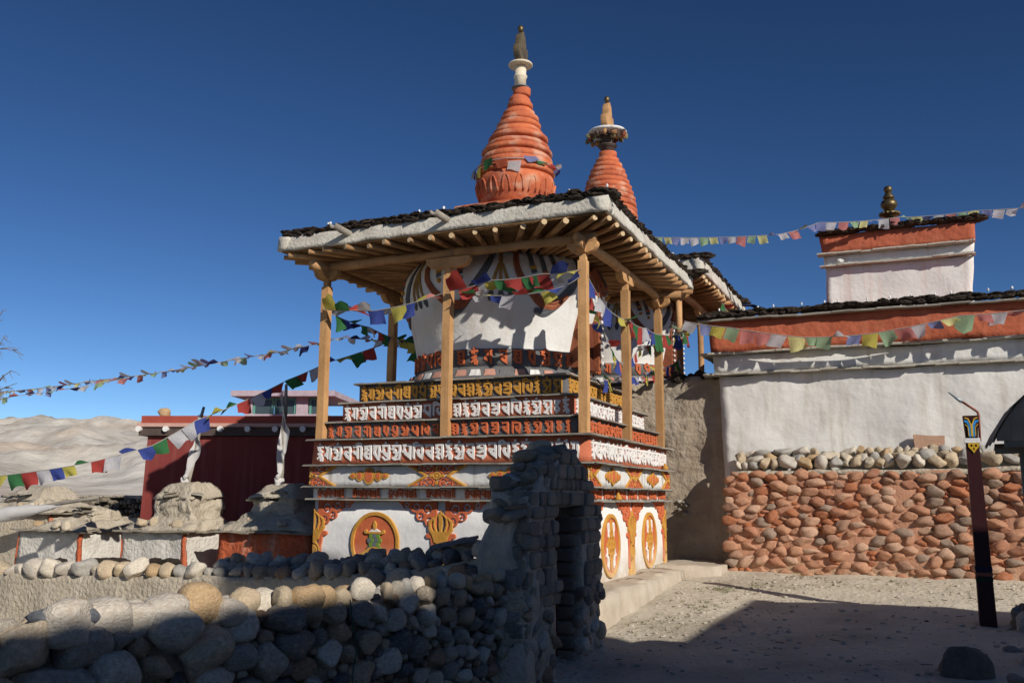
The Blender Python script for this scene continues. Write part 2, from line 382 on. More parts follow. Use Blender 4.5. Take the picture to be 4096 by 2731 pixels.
# relief shapes ----------------------------------------------------------------
class Field:
    def __init__(s, x0, x1, y0, y1, dx):
        s.x0, s.y0, s.dx = x0-dx*2, y0-dx*2, dx
        nx = int((x1-x0)/dx)+5; ny = int((y1-y0)/dx)+5
        s.X, s.Y = np.meshgrid(s.x0+np.arange(nx)*dx, s.y0+np.arange(ny)*dx)
        s.f = np.full(s.X.shape, -1.0)
    def _seg(s, pts, wid):
        pts = [tuple(p) for p in pts]
        ws = list(wid) if isinstance(wid, (list, tuple)) else [wid]*len(pts)
        if len(ws) != len(pts): ws = list(np.interp(np.linspace(0, 1, len(pts)), np.linspace(0, 1, len(ws)), ws))
        g = np.full(s.X.shape, -1.0)
        for (a, b, wa, wb) in zip(pts[:-1], pts[1:], ws[:-1], ws[1:]):
            dx, dy = b[0]-a[0], b[1]-a[1]; L = dx*dx+dy*dy+1e-12
            t = np.clip(((s.X-a[0])*dx+(s.Y-a[1])*dy)/L, 0, 1)
            d = np.hypot(s.X-a[0]-t*dx, s.Y-a[1]-t*dy)
            g = np.maximum(g, (wa+(wb-wa)*t)-d)
        return g
    def seg(s, pts, wid): s.f = np.maximum(s.f, s._seg(pts, wid)); return s
    def cut(s, pts, wid): s.f = np.minimum(s.f, -s._seg(pts, wid)); return s
    def _ell(s, cx, cy, rx, ry): return min(rx, ry)*(1-np.hypot((s.X-cx)/rx, (s.Y-cy)/ry))
    def ell(s, *a): s.f = np.maximum(s.f, s._ell(*a)); return s
    def cutell(s, *a): s.f = np.minimum(s.f, -s._ell(*a)); return s
    def _poly(s, pts):
        ins = np.zeros(s.X.shape, bool); d = np.full(s.X.shape, 1e9)
        for a, b in zip(pts, pts[1:]+pts[:1]):
            dx, dy = b[0]-a[0], b[1]-a[1]
            t = np.clip(((s.X-a[0])*dx+(s.Y-a[1])*dy)/(dx*dx+dy*dy+1e-12), 0, 1)
            d = np.minimum(d, np.hypot(s.X-a[0]-t*dx, s.Y-a[1]-t*dy))
            if abs(dy) > 1e-12:
                c = ((a[1] > s.Y) != (b[1] > s.Y)) & (s.X < dx*(s.Y-a[1])/dy+a[0]); ins ^= c
        return np.where(ins, d, -d)
    def poly(s, pts): s.f = np.maximum(s.f, s._poly(list(pts))); return s
    def cutpoly(s, pts): s.f = np.minimum(s.f, -s._poly(list(pts))); return s
    def loops(s):
        f = s.f.copy(); f[0, :] = f[-1, :] = -1; f[:, 0] = f[:, -1] = -1
        f[np.abs(f) < 1e-9] = 1e-9
        nxt = {}; pos = {}
        ny, nx = f.shape
        I = f > 0
        act = np.argwhere(~((I[:-1,:-1] == I[1:,:-1]) & (I[:-1,:-1] == I[:-1,1:]) & (I[:-1,:-1] == I[1:,1:])))
        def ept(kind, j, i):
            key = (kind, j, i)
            if key not in pos:
                a = f[j, i]; b = f[j, i+1] if kind == 'h' else f[j+1, i]
                t = a/(a-b)
                pos[key] = (s.x0+(i+(t if kind == 'h' else 0))*s.dx, s.y0+(j+(t if kind == 'v' else 0))*s.dx)
            return key
        for j, i in act:
            c = (I[j,i], I[j,i+1], I[j+1,i+1], I[j+1,i])
            e = [('h',j,i), ('v',j,i+1), ('h',j+1,i), ('v',j,i)]
            outs = []
            for k in range(4):
                a, b = c[k], c[(k+1) % 4]
                if a and not b: outs.append(('x', e[k]))
                elif b and not a: outs.append(('n', e[k]))
            xs = [q for t, q in outs if t == 'x']; nsx = [q for t, q in outs if t == 'n']
            if len(xs) == 1:
                nxt[ept(*xs[0])] = ept(*nsx[0])
            else:
                order = [(t, q) for t, q in outs]
                for k, (t, q) in enumerate(order):
                    if t == 'x':
                        q2 = order[(k+1) % 4][1]; nxt[ept(*q)] = ept(*q2)
        res = []; seen = set()
        for st in list(nxt):
            if st in seen: continue
            lp = []; cur = st
            while cur is not None and cur not in seen:
                seen.add(cur); lp.append(pos[cur]); cur = nxt.get(cur)
            if len(lp) > 5: res.append(lp)
        return [r for r in (simplify(l, s.dx*.22) for l in res) if len(r) >= 3]
def simplify(lp, tol):
    def dp(a):
        if len(a) < 3: return a
        p, q = np.array(a[0]), np.array(a[-1]); d = q-p; L = np.hypot(*d)
        A = np.array(a)
        dist = np.abs((A[:,0]-p[0])*d[1]-(A[:,1]-p[1])*d[0])/L if L > 1e-9 else np.hypot(A[:,0]-p[0], A[:,1]-p[1])
        k = int(dist.argmax())
        if dist[k] < tol: return [a[0], a[-1]]
        return dp(a[:k+1])[:-1] + dp(a[k:])
    h = len(lp)//2
    return dp(lp[:h+1])[:-1] + dp(lp[h:]+lp[:1])[:-1]
def relief(name, loops, depth, m, bevel=.008, fat=0.0):
    cu = bpy.data.curves.new(name, 'CURVE'); cu.dimensions = '2D'; cu.fill_mode = 'BOTH'
    cu.extrude = depth; cu.bevel_depth = bevel; cu.bevel_resolution = 1; cu.offset = -bevel*.8+fat
    for lp in loops:
        sp = cu.splines.new('POLY'); sp.points.add(len(lp)-1); sp.use_cyclic_u = True
        for i, p in enumerate(lp): sp.points[i].co = (p[0], p[1], 0, 1)
    o = bpy.data.objects.new(name, cu); COL.objects.link(o)
    dg = bpy.context.evaluated_depsgraph_get(); dg.update()
    me = bpy.data.meshes.new_from_object(o.evaluated_get(dg))
    me.name = name; me.materials.clear(); me.materials.append(m)
    bpy.data.objects.remove(o); bpy.data.curves.remove(cu)
    return me
def spiral(cx, cy, r, turns, a0, n=26, sgn=1):
    return [(cx+r*(1-.82*t)*math.cos(a0+sgn*turns*2*math.pi*t), cy+r*(1-.82*t)*math.sin(a0+sgn*turns*2*math.pi*t)) for t in np.linspace(0, 1, n)]
ROT_F = Euler((R(90), 0, 0)); ROT_R = Euler((R(90), 0, R(90)))

# ------------------------------------------------------------------ ground and hills
def gz(x, y):
    ys = (-60, -6, -3, -1, 1, 3, 4.2, 8, 60); zs = (.0, .0, .06, .19, .33, .455, .5, .55, .3)
    z = float(np.interp(y, ys, zs))
    if x < -4: z -= min(.35, (-4-x)*.12)
    return z
def build_ground():
    b = MB(); xs = []; 
    ax = list(np.concatenate([[-6000, -2500, -900, -300, -100, -45], np.arange(-22, -2, 1.0), np.arange(-2, 7.01, .14), np.arange(8, 22, 1.0), [45, 100, 300, 900, 2500, 6000]]))
    ay = list(np.concatenate([[-6000, -2000, -500, -120, -40], np.arange(-20, -11, 1.0), np.arange(-11, 5.3, .14), np.arange(6, 20, 1.0), [45, 100, 300, 900, 2500, 6000]]))
    for y in ay:
        for x in ax:
            z = gz(x, y)
            z += .045*noise.noise(Vector((x*.7, y*.7, 0))) + .018*noise.noise(Vector((x*2.3, y*2.3, 4))) + .014*noise.noise(Vector((x*6, y*6, 9)))
            if 3.2 < y < 4.4 and x > .8: z += .05*(y-3.2)*(.5+noise.noise(Vector((x*1.3, 0, 2))))
            b.v.append(Vector((x, y, z)))
    n = len(ax)
    for j in range(len(ay)-1):
        for i in range(n-1): b.f.append((j*n+i, j*n+i+1, (j+1)*n+i+1, (j+1)*n+i))
    o = b.build('ground', M['ground'], smooth=True); o['kind'] = 'structure'
build_ground()
def build_hills():
    b = MB(); cx, cy = 3.64, -10.5
    th = np.linspace(R(-12), R(90), 380)                     # degrees left of +Y
    rr = np.concatenate([np.linspace(200, 1500, 150), np.linspace(1512, 3800, 110)])
    def ridged(p, oct_, gain):
        v = 0; a = 1; n_ = 0
        for k in range(oct_):
            q = 1-abs(noise.noise(p*(2.03**k) + Vector((0, 0, k*7.7))))*1.5; v += a*q; n_ += a; a *= gain
        return v/n_
    for r in rr:
        for t in th:
            x, y = cx - r*math.sin(t), cy + r*math.cos(t)
            u, v = x*.80+y*.60, -x*.60+y*.80                 # spurs run obliquely across the view
            n1 = ridged(Vector((u/210, v/420, 3.3)), 5, .46); n2 = ridged(Vector((u/520, v/700, 9.1)), 6, .5)
            near = math.exp(-((r-820)/360)**2)*(10 + 62*n1*n1)
            far = (1/(1+math.exp(-(r-2000)/230)))*(70 + 165*n2)
            b.v.append(Vector((x, y, -4 + near + far)))
    n = len(th)
    for j in range(len(rr)-1):
        for i in range(n-1): b.f.append((j*n+i, (j+1)*n+i, (j+1)*n+i+1, j*n+i+1))
    o = b.build('hills', M['hill'], smooth=True); o['kind'] = 'structure'
build_hills()

# ------------------------------------------------------------------ letters
def bar(F, wd): F.poly([(0, 1.0), (wd, 1.0), (wd, .87), (.30*wd, .87), (.17*wd, .79), (.10*wd, .88)])
def stem(F, x, top=.97, bot=0.0, w_=.15): F.poly([(x-w_, top), (x, top), (x, bot), (x-w_, bot+.15)])
def dot(F, x): F.poly([(x-.11, 1.10), (x, 1.21), (x+.11, 1.10), (x, 1.04)]); F.cutell(x, 1.11, .028, .028)
def g_va(F, w): bar(F, w); stem(F, w); F.poly([(w-.08, .06), (.30, .22), (.06, .50), (.22, .68), (w-.08, .60)]); F.cutpoly([(w-.15, .30), (.33, .42), (.30, .52), (w-.15, .50)])
def g_na(F, w): bar(F, w); stem(F, w); stem(F, w*.52, .9, .12, .14); F.seg([(w*.3, .52), (.08, .40)], (.07, .10))
def g_ma(F, w): bar(F, w); stem(F, w); F.seg([(.2, .9), (.14, .62), (.05, .55)], .07); F.poly([(.05, .58), (.2, .36), (w-.1, .10), (w-.1, .30), (.4, .46), (.25, .62)]); F.seg([(w*.4, .42), (w-.05, .46)], .055)
def g_pa(F, w): bar(F, w); stem(F, w); F.poly([(w-.05, .06), (.28, .26), (.05, .52), (.12, .66), (.5, .60), (.5, .50), (.3, .50), (.44, .38), (w-.05, .34)])
def g_om(F, w): bar(F, w); stem(F, w); dot(F, w*.55); F.seg([(.06, .74), (.26, .72), (.34, .62), (.2, .54)], .06); F.seg([(.2, .54), (.38, .5), (.44, .34), (.3, .2), (.1, .16)], (.055, .07, .08, .07, .04)); F.seg([(.36, .5), (w-.05, .52)], .055); F.seg([(.1, .16), (.3, .05), (w-.05, .12)], .045)
def g_gi(F, w): bar(F, w); stem(F, w); stem(F, w*.62, .9, .08, .13); F.poly([(w*.55, .30), (.2, .40), (.02, .56), (.14, .66), (.36, .58), (w*.55, .50)]); F.seg([(w*.3, 1.0), (w*.5, 1.12), (w*.85, 1.12), (w-.06, .98)], (.03, .05, .06, .06))
def g_shva(F, w): bar(F, w); stem(F, w); F.seg([(.1, .72), (.3, .78), (.4, .66), (.16, .56)], .055); F.seg([(.16, .56), (.1, .36), (.3, .16), (w-.06, .12)], (.06, .075, .075, .05)); F.seg([(.22, .4), (.42, .44), (w-.06, .40)], .05)
def g_ri(F, w): bar(F, w); stem(F, w); F.seg([(w*.55, .9), (.15, .66), (.12, .5), (w-.1, .06)], (.05, .07, .09, .06)); stem(F, .17, 1.08, .42, .12)
def g_mum(F, w): g_ma(F, w); dot(F, w*.5); F.seg([(.1, .2), (.3, .02), (w-.1, .06)], .05)
def g_ni(F, w): bar(F, w); stem(F, .16, 1.1, .05, .14); F.seg([(.08, 1.08), (.34, 1.13), (.5, 1.0)], .045); stem(F, w); F.poly([(w-.06, .06), (.44, .26), (.30, .52), (.42, .72), (.60, .66), (.48, .54), (.56, .42), (w-.06, .30)])
def g_dma(F, w): bar(F, w); stem(F, w); F.seg([(w*.3, .9), (.1, .7), (.36, .62), (.1, .46), (.4, .36), (.14, .2), (.34, .08)], .06); F.seg([(.38, .36), (w-.05, .34)], .055)
def g_hum(F, w): bar(F, w); dot(F, w*.5); F.seg([(w*.6, .9), (.16, .74), (w*.8, .60), (.14, .48), (w*.72, .38)], (.06, .07, .06)); F.seg([(.1, .16), (.3, .34), (w*.9, .24), (w*.9, .02)], (.05, .07, .07, .05)); F.seg([(.34, .26), (.36, .04)], .055)
def g_jra(F, w): bar(F, w); stem(F, w, .97, .2); F.seg([(w*.35, .9), (.12, .72), (w*.6, .66)], .06); F.poly([(.06, .44), (.3, .34), (w-.08, .46), (w-.08, .60), (.3, .52)]); F.seg([(.12, .24), (.4, .16), (w-.05, .24), (w*.7, .04)], .06)
def g_aa(F, w): stem(F, w*.98); bar(F, w); F.seg([(.06, .74), (.28, .7), (.2, .54), (.4, .44), (.34, .24), (.1, .14)], (.055, .065, .06, .08, .08, .04)); F.seg([(.36, .46), (w-.05, .5)], .055); F.seg([(.1, .14), (w*.6, .04)], .05)
def g_vis(F, w): F.seg([(.1, .92), (w-.05, .90), (w*.45, .62), (.1, .40), (w*.45, .14), (w-.08, .34), (w*.45, .62), (.1, .78), (.12, .92)], .075)
def g_i(F, w): stem(F, w, .97); F.seg([(0, 1.02), (w*.5, 1.1), (w-.08, .95)], .05)
GL = {'va': (g_va, .66), 'na': (g_na, .58), 'ma': (g_ma, .70), 'pa': (g_pa, .66), 'om': (g_om, .76), 'gi': (g_gi, .82), 'shva': (g_shva, .66), 'ri': (g_ri, .58),
      'mum': (g_mum, .68), 'ni': (g_ni, .84), 'dma': (g_dma, .66), 'hum': (g_hum, .56), 'jra': (g_jra, .74), 'aa': (g_aa, .74), 'vis': (g_vis, .52), 'i': (g_i, .24)}
LOOPS = {}
for k, (fn, wd) in GL.items():
    F = Field(-.02, wd+.02, -.02, 1.24, .026); fn(F, wd); LOOPS[k] = F.loops()
LET = {}
def letter(k, h, m):
    key = (k, h, m.name)
    if key not in LET:
        LET[key] = relief('letter', [[(x*h*.92, y*h) for x, y in lp] for lp in LOOPS[k]], .018, m, .003, .0022)
    return LET[key]
SEQ = 'hum na om va gi shva ri mum om ma ni pa dma hum om va jra pa ni hum om aa vis hum i na'.split()
def letter_row(parent, origin, length, h, m, face, seq=SEQ, name='letter', stretch=None):
    tot = sum(GL[k][1]*.92*h for k in seq); gap = (length-tot)/max(1, len(seq)-1)
    s = 0; o = Vector(origin); d = Vector((1, 0, 0)) if face == 'F' else Vector((0, 1, 0))
    for k in seq:
        me = letter(k, h, m)
        put(name, me, parent, o + d*s + Vector((0, 0, random.uniform(-.006, .006))), ROT_F if face == 'F' else ROT_R)
        s += GL[k][1]*.92*h + gap

# ------------------------------------------------------------------ slab ledge pieces
def slab_mesh(i):
    rnd = random.Random(i)
    b = hexa(rect8(-.5, .5, -.5, .5, -.5, .5), (5, 3, 1), .10, 2.2, i, .03, 9)
    for v in b.v:
        if v.z > 0: v.y *= .97
    return mesh_from('slate_slab', b.v, b.f, M['slate'])
SLABS = [slab_mesh(i) for i in range(6)]
def ledge(parent, x0, x1, y0, y1, z, over=.06, th=.022, m=None, seglen=.42):
    """slabs all round a rectangle's rim; depth 0.2 inwards"""
    rnd = random.Random(int(z*100))
    def side(a, b, dirv, outv):
        L = (b-a); s = -over*.6
        while s < L+over*.4:
            w_ = min(rnd.uniform(.6, 1.35)*seglen, L+over-s)
            if w_ < .1: break
            dp = rnd.uniform(.8, 1.15)*over + .12
            yield s + w_/2, w_, dp
            s += w_+.004
    for (fx, L, org, dv, ov, rz) in (('F', x1-x0, Vector((x0, y0, 0)), Vector((1,0,0)), Vector((0,-1,0)), 0), ('R', y1-y0, Vector((x1, y0, 0)), Vector((0,1,0)), Vector((1,0,0)), R(90)),
                                     ('B', x1-x0, Vector((x0, y1, 0)), Vector((1,0,0)), Vector((0,1,0)), 0), ('L', y1-y0, Vector((x0, y0, 0)), Vector((0,1,0)), Vector((-1,0,0)), R(90))):
        for (c, w_, dp) in side(0, L, dv, ov):
            ctr = org + dv*c + ov*(dp/2-.10)
            ctr.z = z + rnd.uniform(-.004, .004) + (0.002 if fx in 'RL' else 0)
            put('slate_slab', SLABS[rnd.randrange(6)], parent, ctr, (rnd.uniform(-.012, .012), rnd.uniform(-.008, .008), rz), (w_, dp, th*rnd.uniform(.8, 1.25)), m)

# relief ornament meshes -----------------------------------------------------------------
def halve(F, side):
    if side: F.f = np.minimum(F.f, side*F.X)
    return F.loops()
def half_scroll(F, sg):
    for (cx, cy, r, t, a) in ((.20, -.10, .085, 1.3, 2.2), (.37, -.075, .07, 1.2, 2.4), (.52, -.05, .055, 1.1, 2.4), (.17, -.255, .06, 1.2, 1.6), (.30, -.195, .055, 1.2, 1.8)):
        F.seg([(sg*x, y) for x, y in spiral(cx, cy, r, t, a, sgn=-1)], (.026, .015))
    F.poly([(sg*x, y) for x, y in ((.06, 0), (.64, 0), (.62, -.03), (.56, -.06), (.46, -.10), (.42, -.145), (.36, -.15), (.33, -.21), (.27, -.25), (.23, -.25), (.22, -.31), (.15, -.33), (.10, -.40), (.06, -.40))])
    for (x, y, r) in ((.20, -.10, .05), (.37, -.075, .04), (.52, -.05, .03), (.17, -.255, .034), (.30, -.195, .03)):
        F.f = np.minimum(F.f, -(.014-np.abs(np.hypot(F.X-sg*x, F.Y-y)-r)))
        F.ell(sg*x, y, r*.5, r*.5)
def bracket_loops(side=0):
    F = Field(-.68, .68, -.95, .02, .0095)
    for sg in (-1, 1):
        half_scroll(F, sg)
        F.seg([(sg*.105, -.36), (sg*.12, -.5), (sg*.105, -.62), (sg*.11, -.85)], (.03, .026, .024, .03))
        F.ell(sg*.17, -.44, .05, .035)
    return halve(F, side)
BRACKET = {k: relief('scroll_bracket', bracket_loops(k), .018, M['orange_relief'], .006) for k in (-1, 0, 1)}
def vajra_loops(side=0):
    F = Field(-.2, .2, -.98, .02, .0085)
    F.poly([(0, -.02), (.022, -.09), (.028, -.22), (.016, -.30), (-.016, -.30), (-.028, -.22), (-.022, -.09)])
    for sg in (-1, 1):
        F.seg([(sg*.03, -.08), (sg*.085, -.13), (sg*.092, -.22), (sg*.06, -.31)], (.008, .012, .014, .014))
        F.seg([(sg*.11, -.13), (sg*.158, -.19), (sg*.15, -.27), (sg*.12, -.31)], (.010, .018, .022, .026))
    F.poly([(-.14, -.30), (.14, -.30), (.09, -.44), (-.09, -.44)]); F.poly([(-.07, -.43), (.07, -.43), (.05, -.47), (-.05, -.47)])
    F.ell(0, -.59, .115, .125)
    F.f = np.minimum(F.f, -(.008-np.abs(np.hypot(F.X, (F.Y+.59)*.92)-.085)))
    F.poly([(-.05, -.70), (.05, -.70), (.1, -.78), (.12, -.88), (-.12, -.88), (-.1, -.78)])
    F.poly([(-.12, -.86), (.12, -.86), (.09, -.95), (-.09, -.95)])
    return halve(F, side)
VAJRA = {k: relief('vajra_pilaster', vajra_loops(k), .03, M['gold'], .006) for k in (-1, 0, 1)}
def vback_loops(side=0):
    F = Field(-.2, .2, -.98, .02, .012); F.ell(0, -.22, .13, .14); F.poly([(-.085, -.35), (.085, -.35), (.085, -.9), (-.085, -.9)]); return halve(F, side)
VBACK = {k: relief('pilaster_ground', vback_loops(k), .012, M['grey'], .002) for k in (-1, 0, 1)}
def ring_loops(rx, ry, t):
    F = Field(-rx-.02, rx+.02, -ry-.02, ry+.02, .012); F.ell(0, 0, rx, ry); F.cutell(0, 0, rx-t, ry-t); return F.loops()
def disc_loops(rx, ry): F = Field(-rx-.02, rx+.02, -ry-.02, ry+.02, .012); F.ell(0, 0, rx, ry); return F.loops()
RING = relief('medallion_ring', ring_loops(.375, .40, .05), .022, M['gold'], .008)
DISC = relief('medallion_disc', disc_loops(.35, .37), .008, M['orange_relief'], .003)
def banner_parts():
    out = []
    F = Field(-.3, .3, -.4, .35, .009)
    F.poly([(0, .30), (.028, .25), (.02, .18), (-.02, .18), (-.028, .25)]); F.seg([(-.13, .135), (.13, .135)], .015); F.ell(-.135, .15, .025, .028); F.ell(.135, .15, .025, .028)
    F.seg([(-.21, -.165), (-.13, -.13), (-.07, -.10), (0, -.09), (.07, -.10), (.13, -.13), (.21, -.165)], (.03, .035, .045, .05, .045, .035, .03))
    F.seg([(-.21, -.16), (-.14, -.19), (-.08, -.15), (-.03, -.21), (0, -.235), (.03, -.21), (.08, -.15), (.14, -.19), (.21, -.16)], (.028, .026, .03, .04, .05, .04, .03, .026, .028)); F.seg([(0, -.2), (0, -.36)], .02)
    out.append(relief('banner_canopy', F.loops(), .03, M['gold'], .005))
    F = Field(-.3, .3, -.4, .35, .009)
    for sg in (-1, 1): F.seg([(sg*.18, -.2), (sg*.15, -.25), (sg*.08, -.28), (sg*.10, -.33), (sg*.06, -.37)], (.012, .02, .025, .02, .008)); F.seg([(sg*.04, -.27), (sg*.05, -.37)], .012)
    F.poly([(-.1, .145), (-.03, .19), (.03, .19), (.1, .145)])
    out.append(relief('banner_ribbon', F.loops(), .024, M['letter_white'], .004))
    F = Field(-.05, .05, -.05, .05, .006); F.poly([(-.026, .03), (.026, .03), (.026, -.018), (0, -.036), (-.026, -.018)])
    lp = F.loops()
    out.append(relief('banner_scale', lp, .028, M['green'], .004)); out.append(relief('banner_scale', lp, .028, M['blue'], .004))
    return out
BANNER = banner_parts()
def knot_loops():
    F = Field(-.22, .22, -.36, .36, .008)
    ax, ay = .155, .255
    for k in (-.9, -.3, .3, .9):
        # line x/ax + s*y/ay = k clipped to the diamond |x/ax - s*y/ay| < 1
        for sg in (-1, 1):
            p = [((k+m_)/2*ax, sg*(k-m_)/2*ay) for m_ in (-1.05, 1.05)]
            F.seg(p, .0135)
    for sg in (-1, 1): F.seg([(-.04, sg*.20), (0, sg*.31), (.04, sg*.20)], .013); F.seg([(sg*.10, .07), (sg*.175, 0), (sg*.10, -.07)], .013)
    return F.loops()
KNOT = relief('endless_knot', knot_loops(), .024, M['gold'], .004)
def kribbon_loops():
    F = Field(-.26, .26, -.34, .36, .009)
    for sx in (-1, 1):
        F.seg([(sx*.08, .10), (sx*.13, .2), (sx*.13, .27), (sx*.09, .28), (sx*.08, .2), (sx*.12, .12)], .013)
        F.seg([(sx*.17, -.02), (sx*.15, -.09), (sx*.2, -.12), (sx*.14, -.14), (sx*.15, -.24), (sx*.11, -.28), (sx*.09, -.2), (sx*.12, -.13)], .013)
    return F.loops()
KRIB = relief('knot_ribbon', kribbon_loops(), .02, M['letter_white'], .003)
def frieze_flower_loops(side=0):
    F = Field(-.42, .42, -.135, .135, .0085)
    for sx in (-1, 1):
        for sy in (-1, 1):
            F.poly([(sx*x, sy*y) for x, y in ((.03, .02), (.10, .03), (.16, .035), (.24, .07), (.30, .10), (.385, .128), (.03, .128))])
            for (cx, cy, r) in ((.10, .085, .036), (.185, .092, .03), (.265, .108, .018)):
                F.f = np.minimum(F.f, -(.009-np.abs(np.hypot(F.X-sx*cx, F.Y-sy*cy)-r)))
    F.cutell(0, 0, .075, .06); return halve(F, side)
FLOWER = {k: relief('floral_panel', frieze_flower_loops(k), .016, M['orange_relief'], .004) for k in (-1, 0, 1)}
def flower_edge_loops(side=0):
    F = Field(-.46, .46, -.14, .14, .009)
    for sx in (-1, 1):
        for sy in (-1, 1): F.seg([(sx*.16, sy*.005), (sx*.25, sy*.05), (sx*.33, sy*.09), (sx*.42, sy*.132)], (.014, .014, .016, .012))
    F.ell(0, 0, .06, .05); F.cutell(0, 0, .04, .033); F.ell(0, 0, .028, .024); F.ell(.085, 0, .024, .022); F.ell(-.085, 0, .024, .022); F.ell(0, .09, .02, .028); F.ell(0, -.09, .02, .028)
    return halve(F, side)
FEDGE = {k: relief('floral_edging', flower_edge_loops(k), .022, M['gold'], .004) for k in (-1, 0, 1)}
def gem_loops():
    F = Field(-.32, .32, -.12, .12, .0085)
    F.ell(0, 0, .088, .11)
    for sx in (-1, 1): F.ell(sx*.145, 0, .062, .07); F.poly([(sx*.19, 0), (sx*.235, .045), (sx*.28, .035), (sx*.315, 0), (sx*.28, -.035), (sx*.235, -.045)])
    return F.loops()
GEM = relief('jewel_setting', gem_loops(), .018, M['gold'], .005)
GEMI = [(relief('jewel', disc_loops(rx, ry), .024, M['orange_relief'], .004), ofs) for rx, ry, ofs in ((.06, .08, 0), (.032, .044, -.145), (.032, .044, .145), (.028, .022, -.25), (.028, .022, .25))]

# ------------------------------------------------------------------ stupa
L_, D_ = 4.03, 3.77
def dome_profile(z): return float(np.interp(z, (3.18, 3.34, 3.36, 3.62, 3.94, 4.2, 4.45, 4.6, 4.75, 4.9, 5.06), (1.46, 1.37, 1.315, 1.31, 1.38, 1.46, 1.545, 1.56, 1.53, 1.45, 1.27)))
def arc_mesh_band(prof, c, m_, name, parent, n=72, na=.012): return MB().lathe(prof, c, n, noise_amp=na).build(name, m_, parent, True)
def garland(parent, ctr, dz, path, wid, m_, name='garland_ribbon', lift=.02):
    """ribbon lying on the dome: path of (angle deg from -Y towards +X, z)"""
    b = MB(); pts = []
    P = np.array(path, float); t = np.linspace(0, 1, len(P)); tt = np.linspace(0, 1, max(8, len(P)*5))
    try:
        A = np.interp(tt, t, P[:,0]); Z = np.interp(tt, t, P[:,1])
        for _ in range(3):
            A[1:-1] = (A[:-2]+2*A[1:-1]+A[2:])/4; Z[1:-1] = (Z[:-2]+2*Z[1:-1]+Z[2:])/4
    except Exception: pass
    W = np.interp(tt, np.linspace(0, 1, len(wid)), wid) if isinstance(wid, (list, tuple)) else np.full(len(tt), wid)
    def sp(a, z, l):
        r = dome_profile(z)+l; q = R(a); return Vector((ctr[0]+r*math.sin(q), ctr[1]-r*math.cos(q), z+dz))
    n = len(tt)
    for i in range(n):
        i0, i1 = max(0, i-1), min(n-1, i+1)
        r = dome_profile(Z[i]); da = R(A[i1]-A[i0])*r; dzz = Z[i1]-Z[i0]; Ln = math.hypot(da, dzz) or 1
        na_, nz_ = -dzz/Ln, da/Ln
        for (k, l) in ((-1, -.03), (-1, lift*.7), (-.35, lift), (0, lift*.62), (.35, lift), (1, lift*.7), (1, -.03)):
            b.v.append(sp(A[i]+math.degrees(na_*W[i]*k/r), Z[i]+nz_*W[i]*k, l))
    for i in range(n-1):
        for k in range(6): b.f.append((i*7+k, (i+1)*7+k, (i+1)*7+k+1, i*7+k+1))
    b.f.append(tuple(range(7))); b.f.append(tuple((n-1)*7+k for k in range(6, -1, -1)))
    return b.build(name, m_, parent)
def dot_on_dome(parent, ctr, dz, a, z, r, m_, name='tassel_bead'):
    q = R(a); rr = dome_profile(z)+.01
    return put(name, BEAD, parent, (ctr[0]+rr*math.sin(q), ctr[1]-rr*math.cos(q), z+dz), None, (r, r, r), m_)
BEAD = MB().lathe([(.001, -1), (.5, -.87), (.87, -.5), (1, 0), (.87, .5), (.5, .87), (.001, 1)], n=10)
BEAD = mesh_from('bead', BEAD.v, BEAD.f, M['gold'], True)

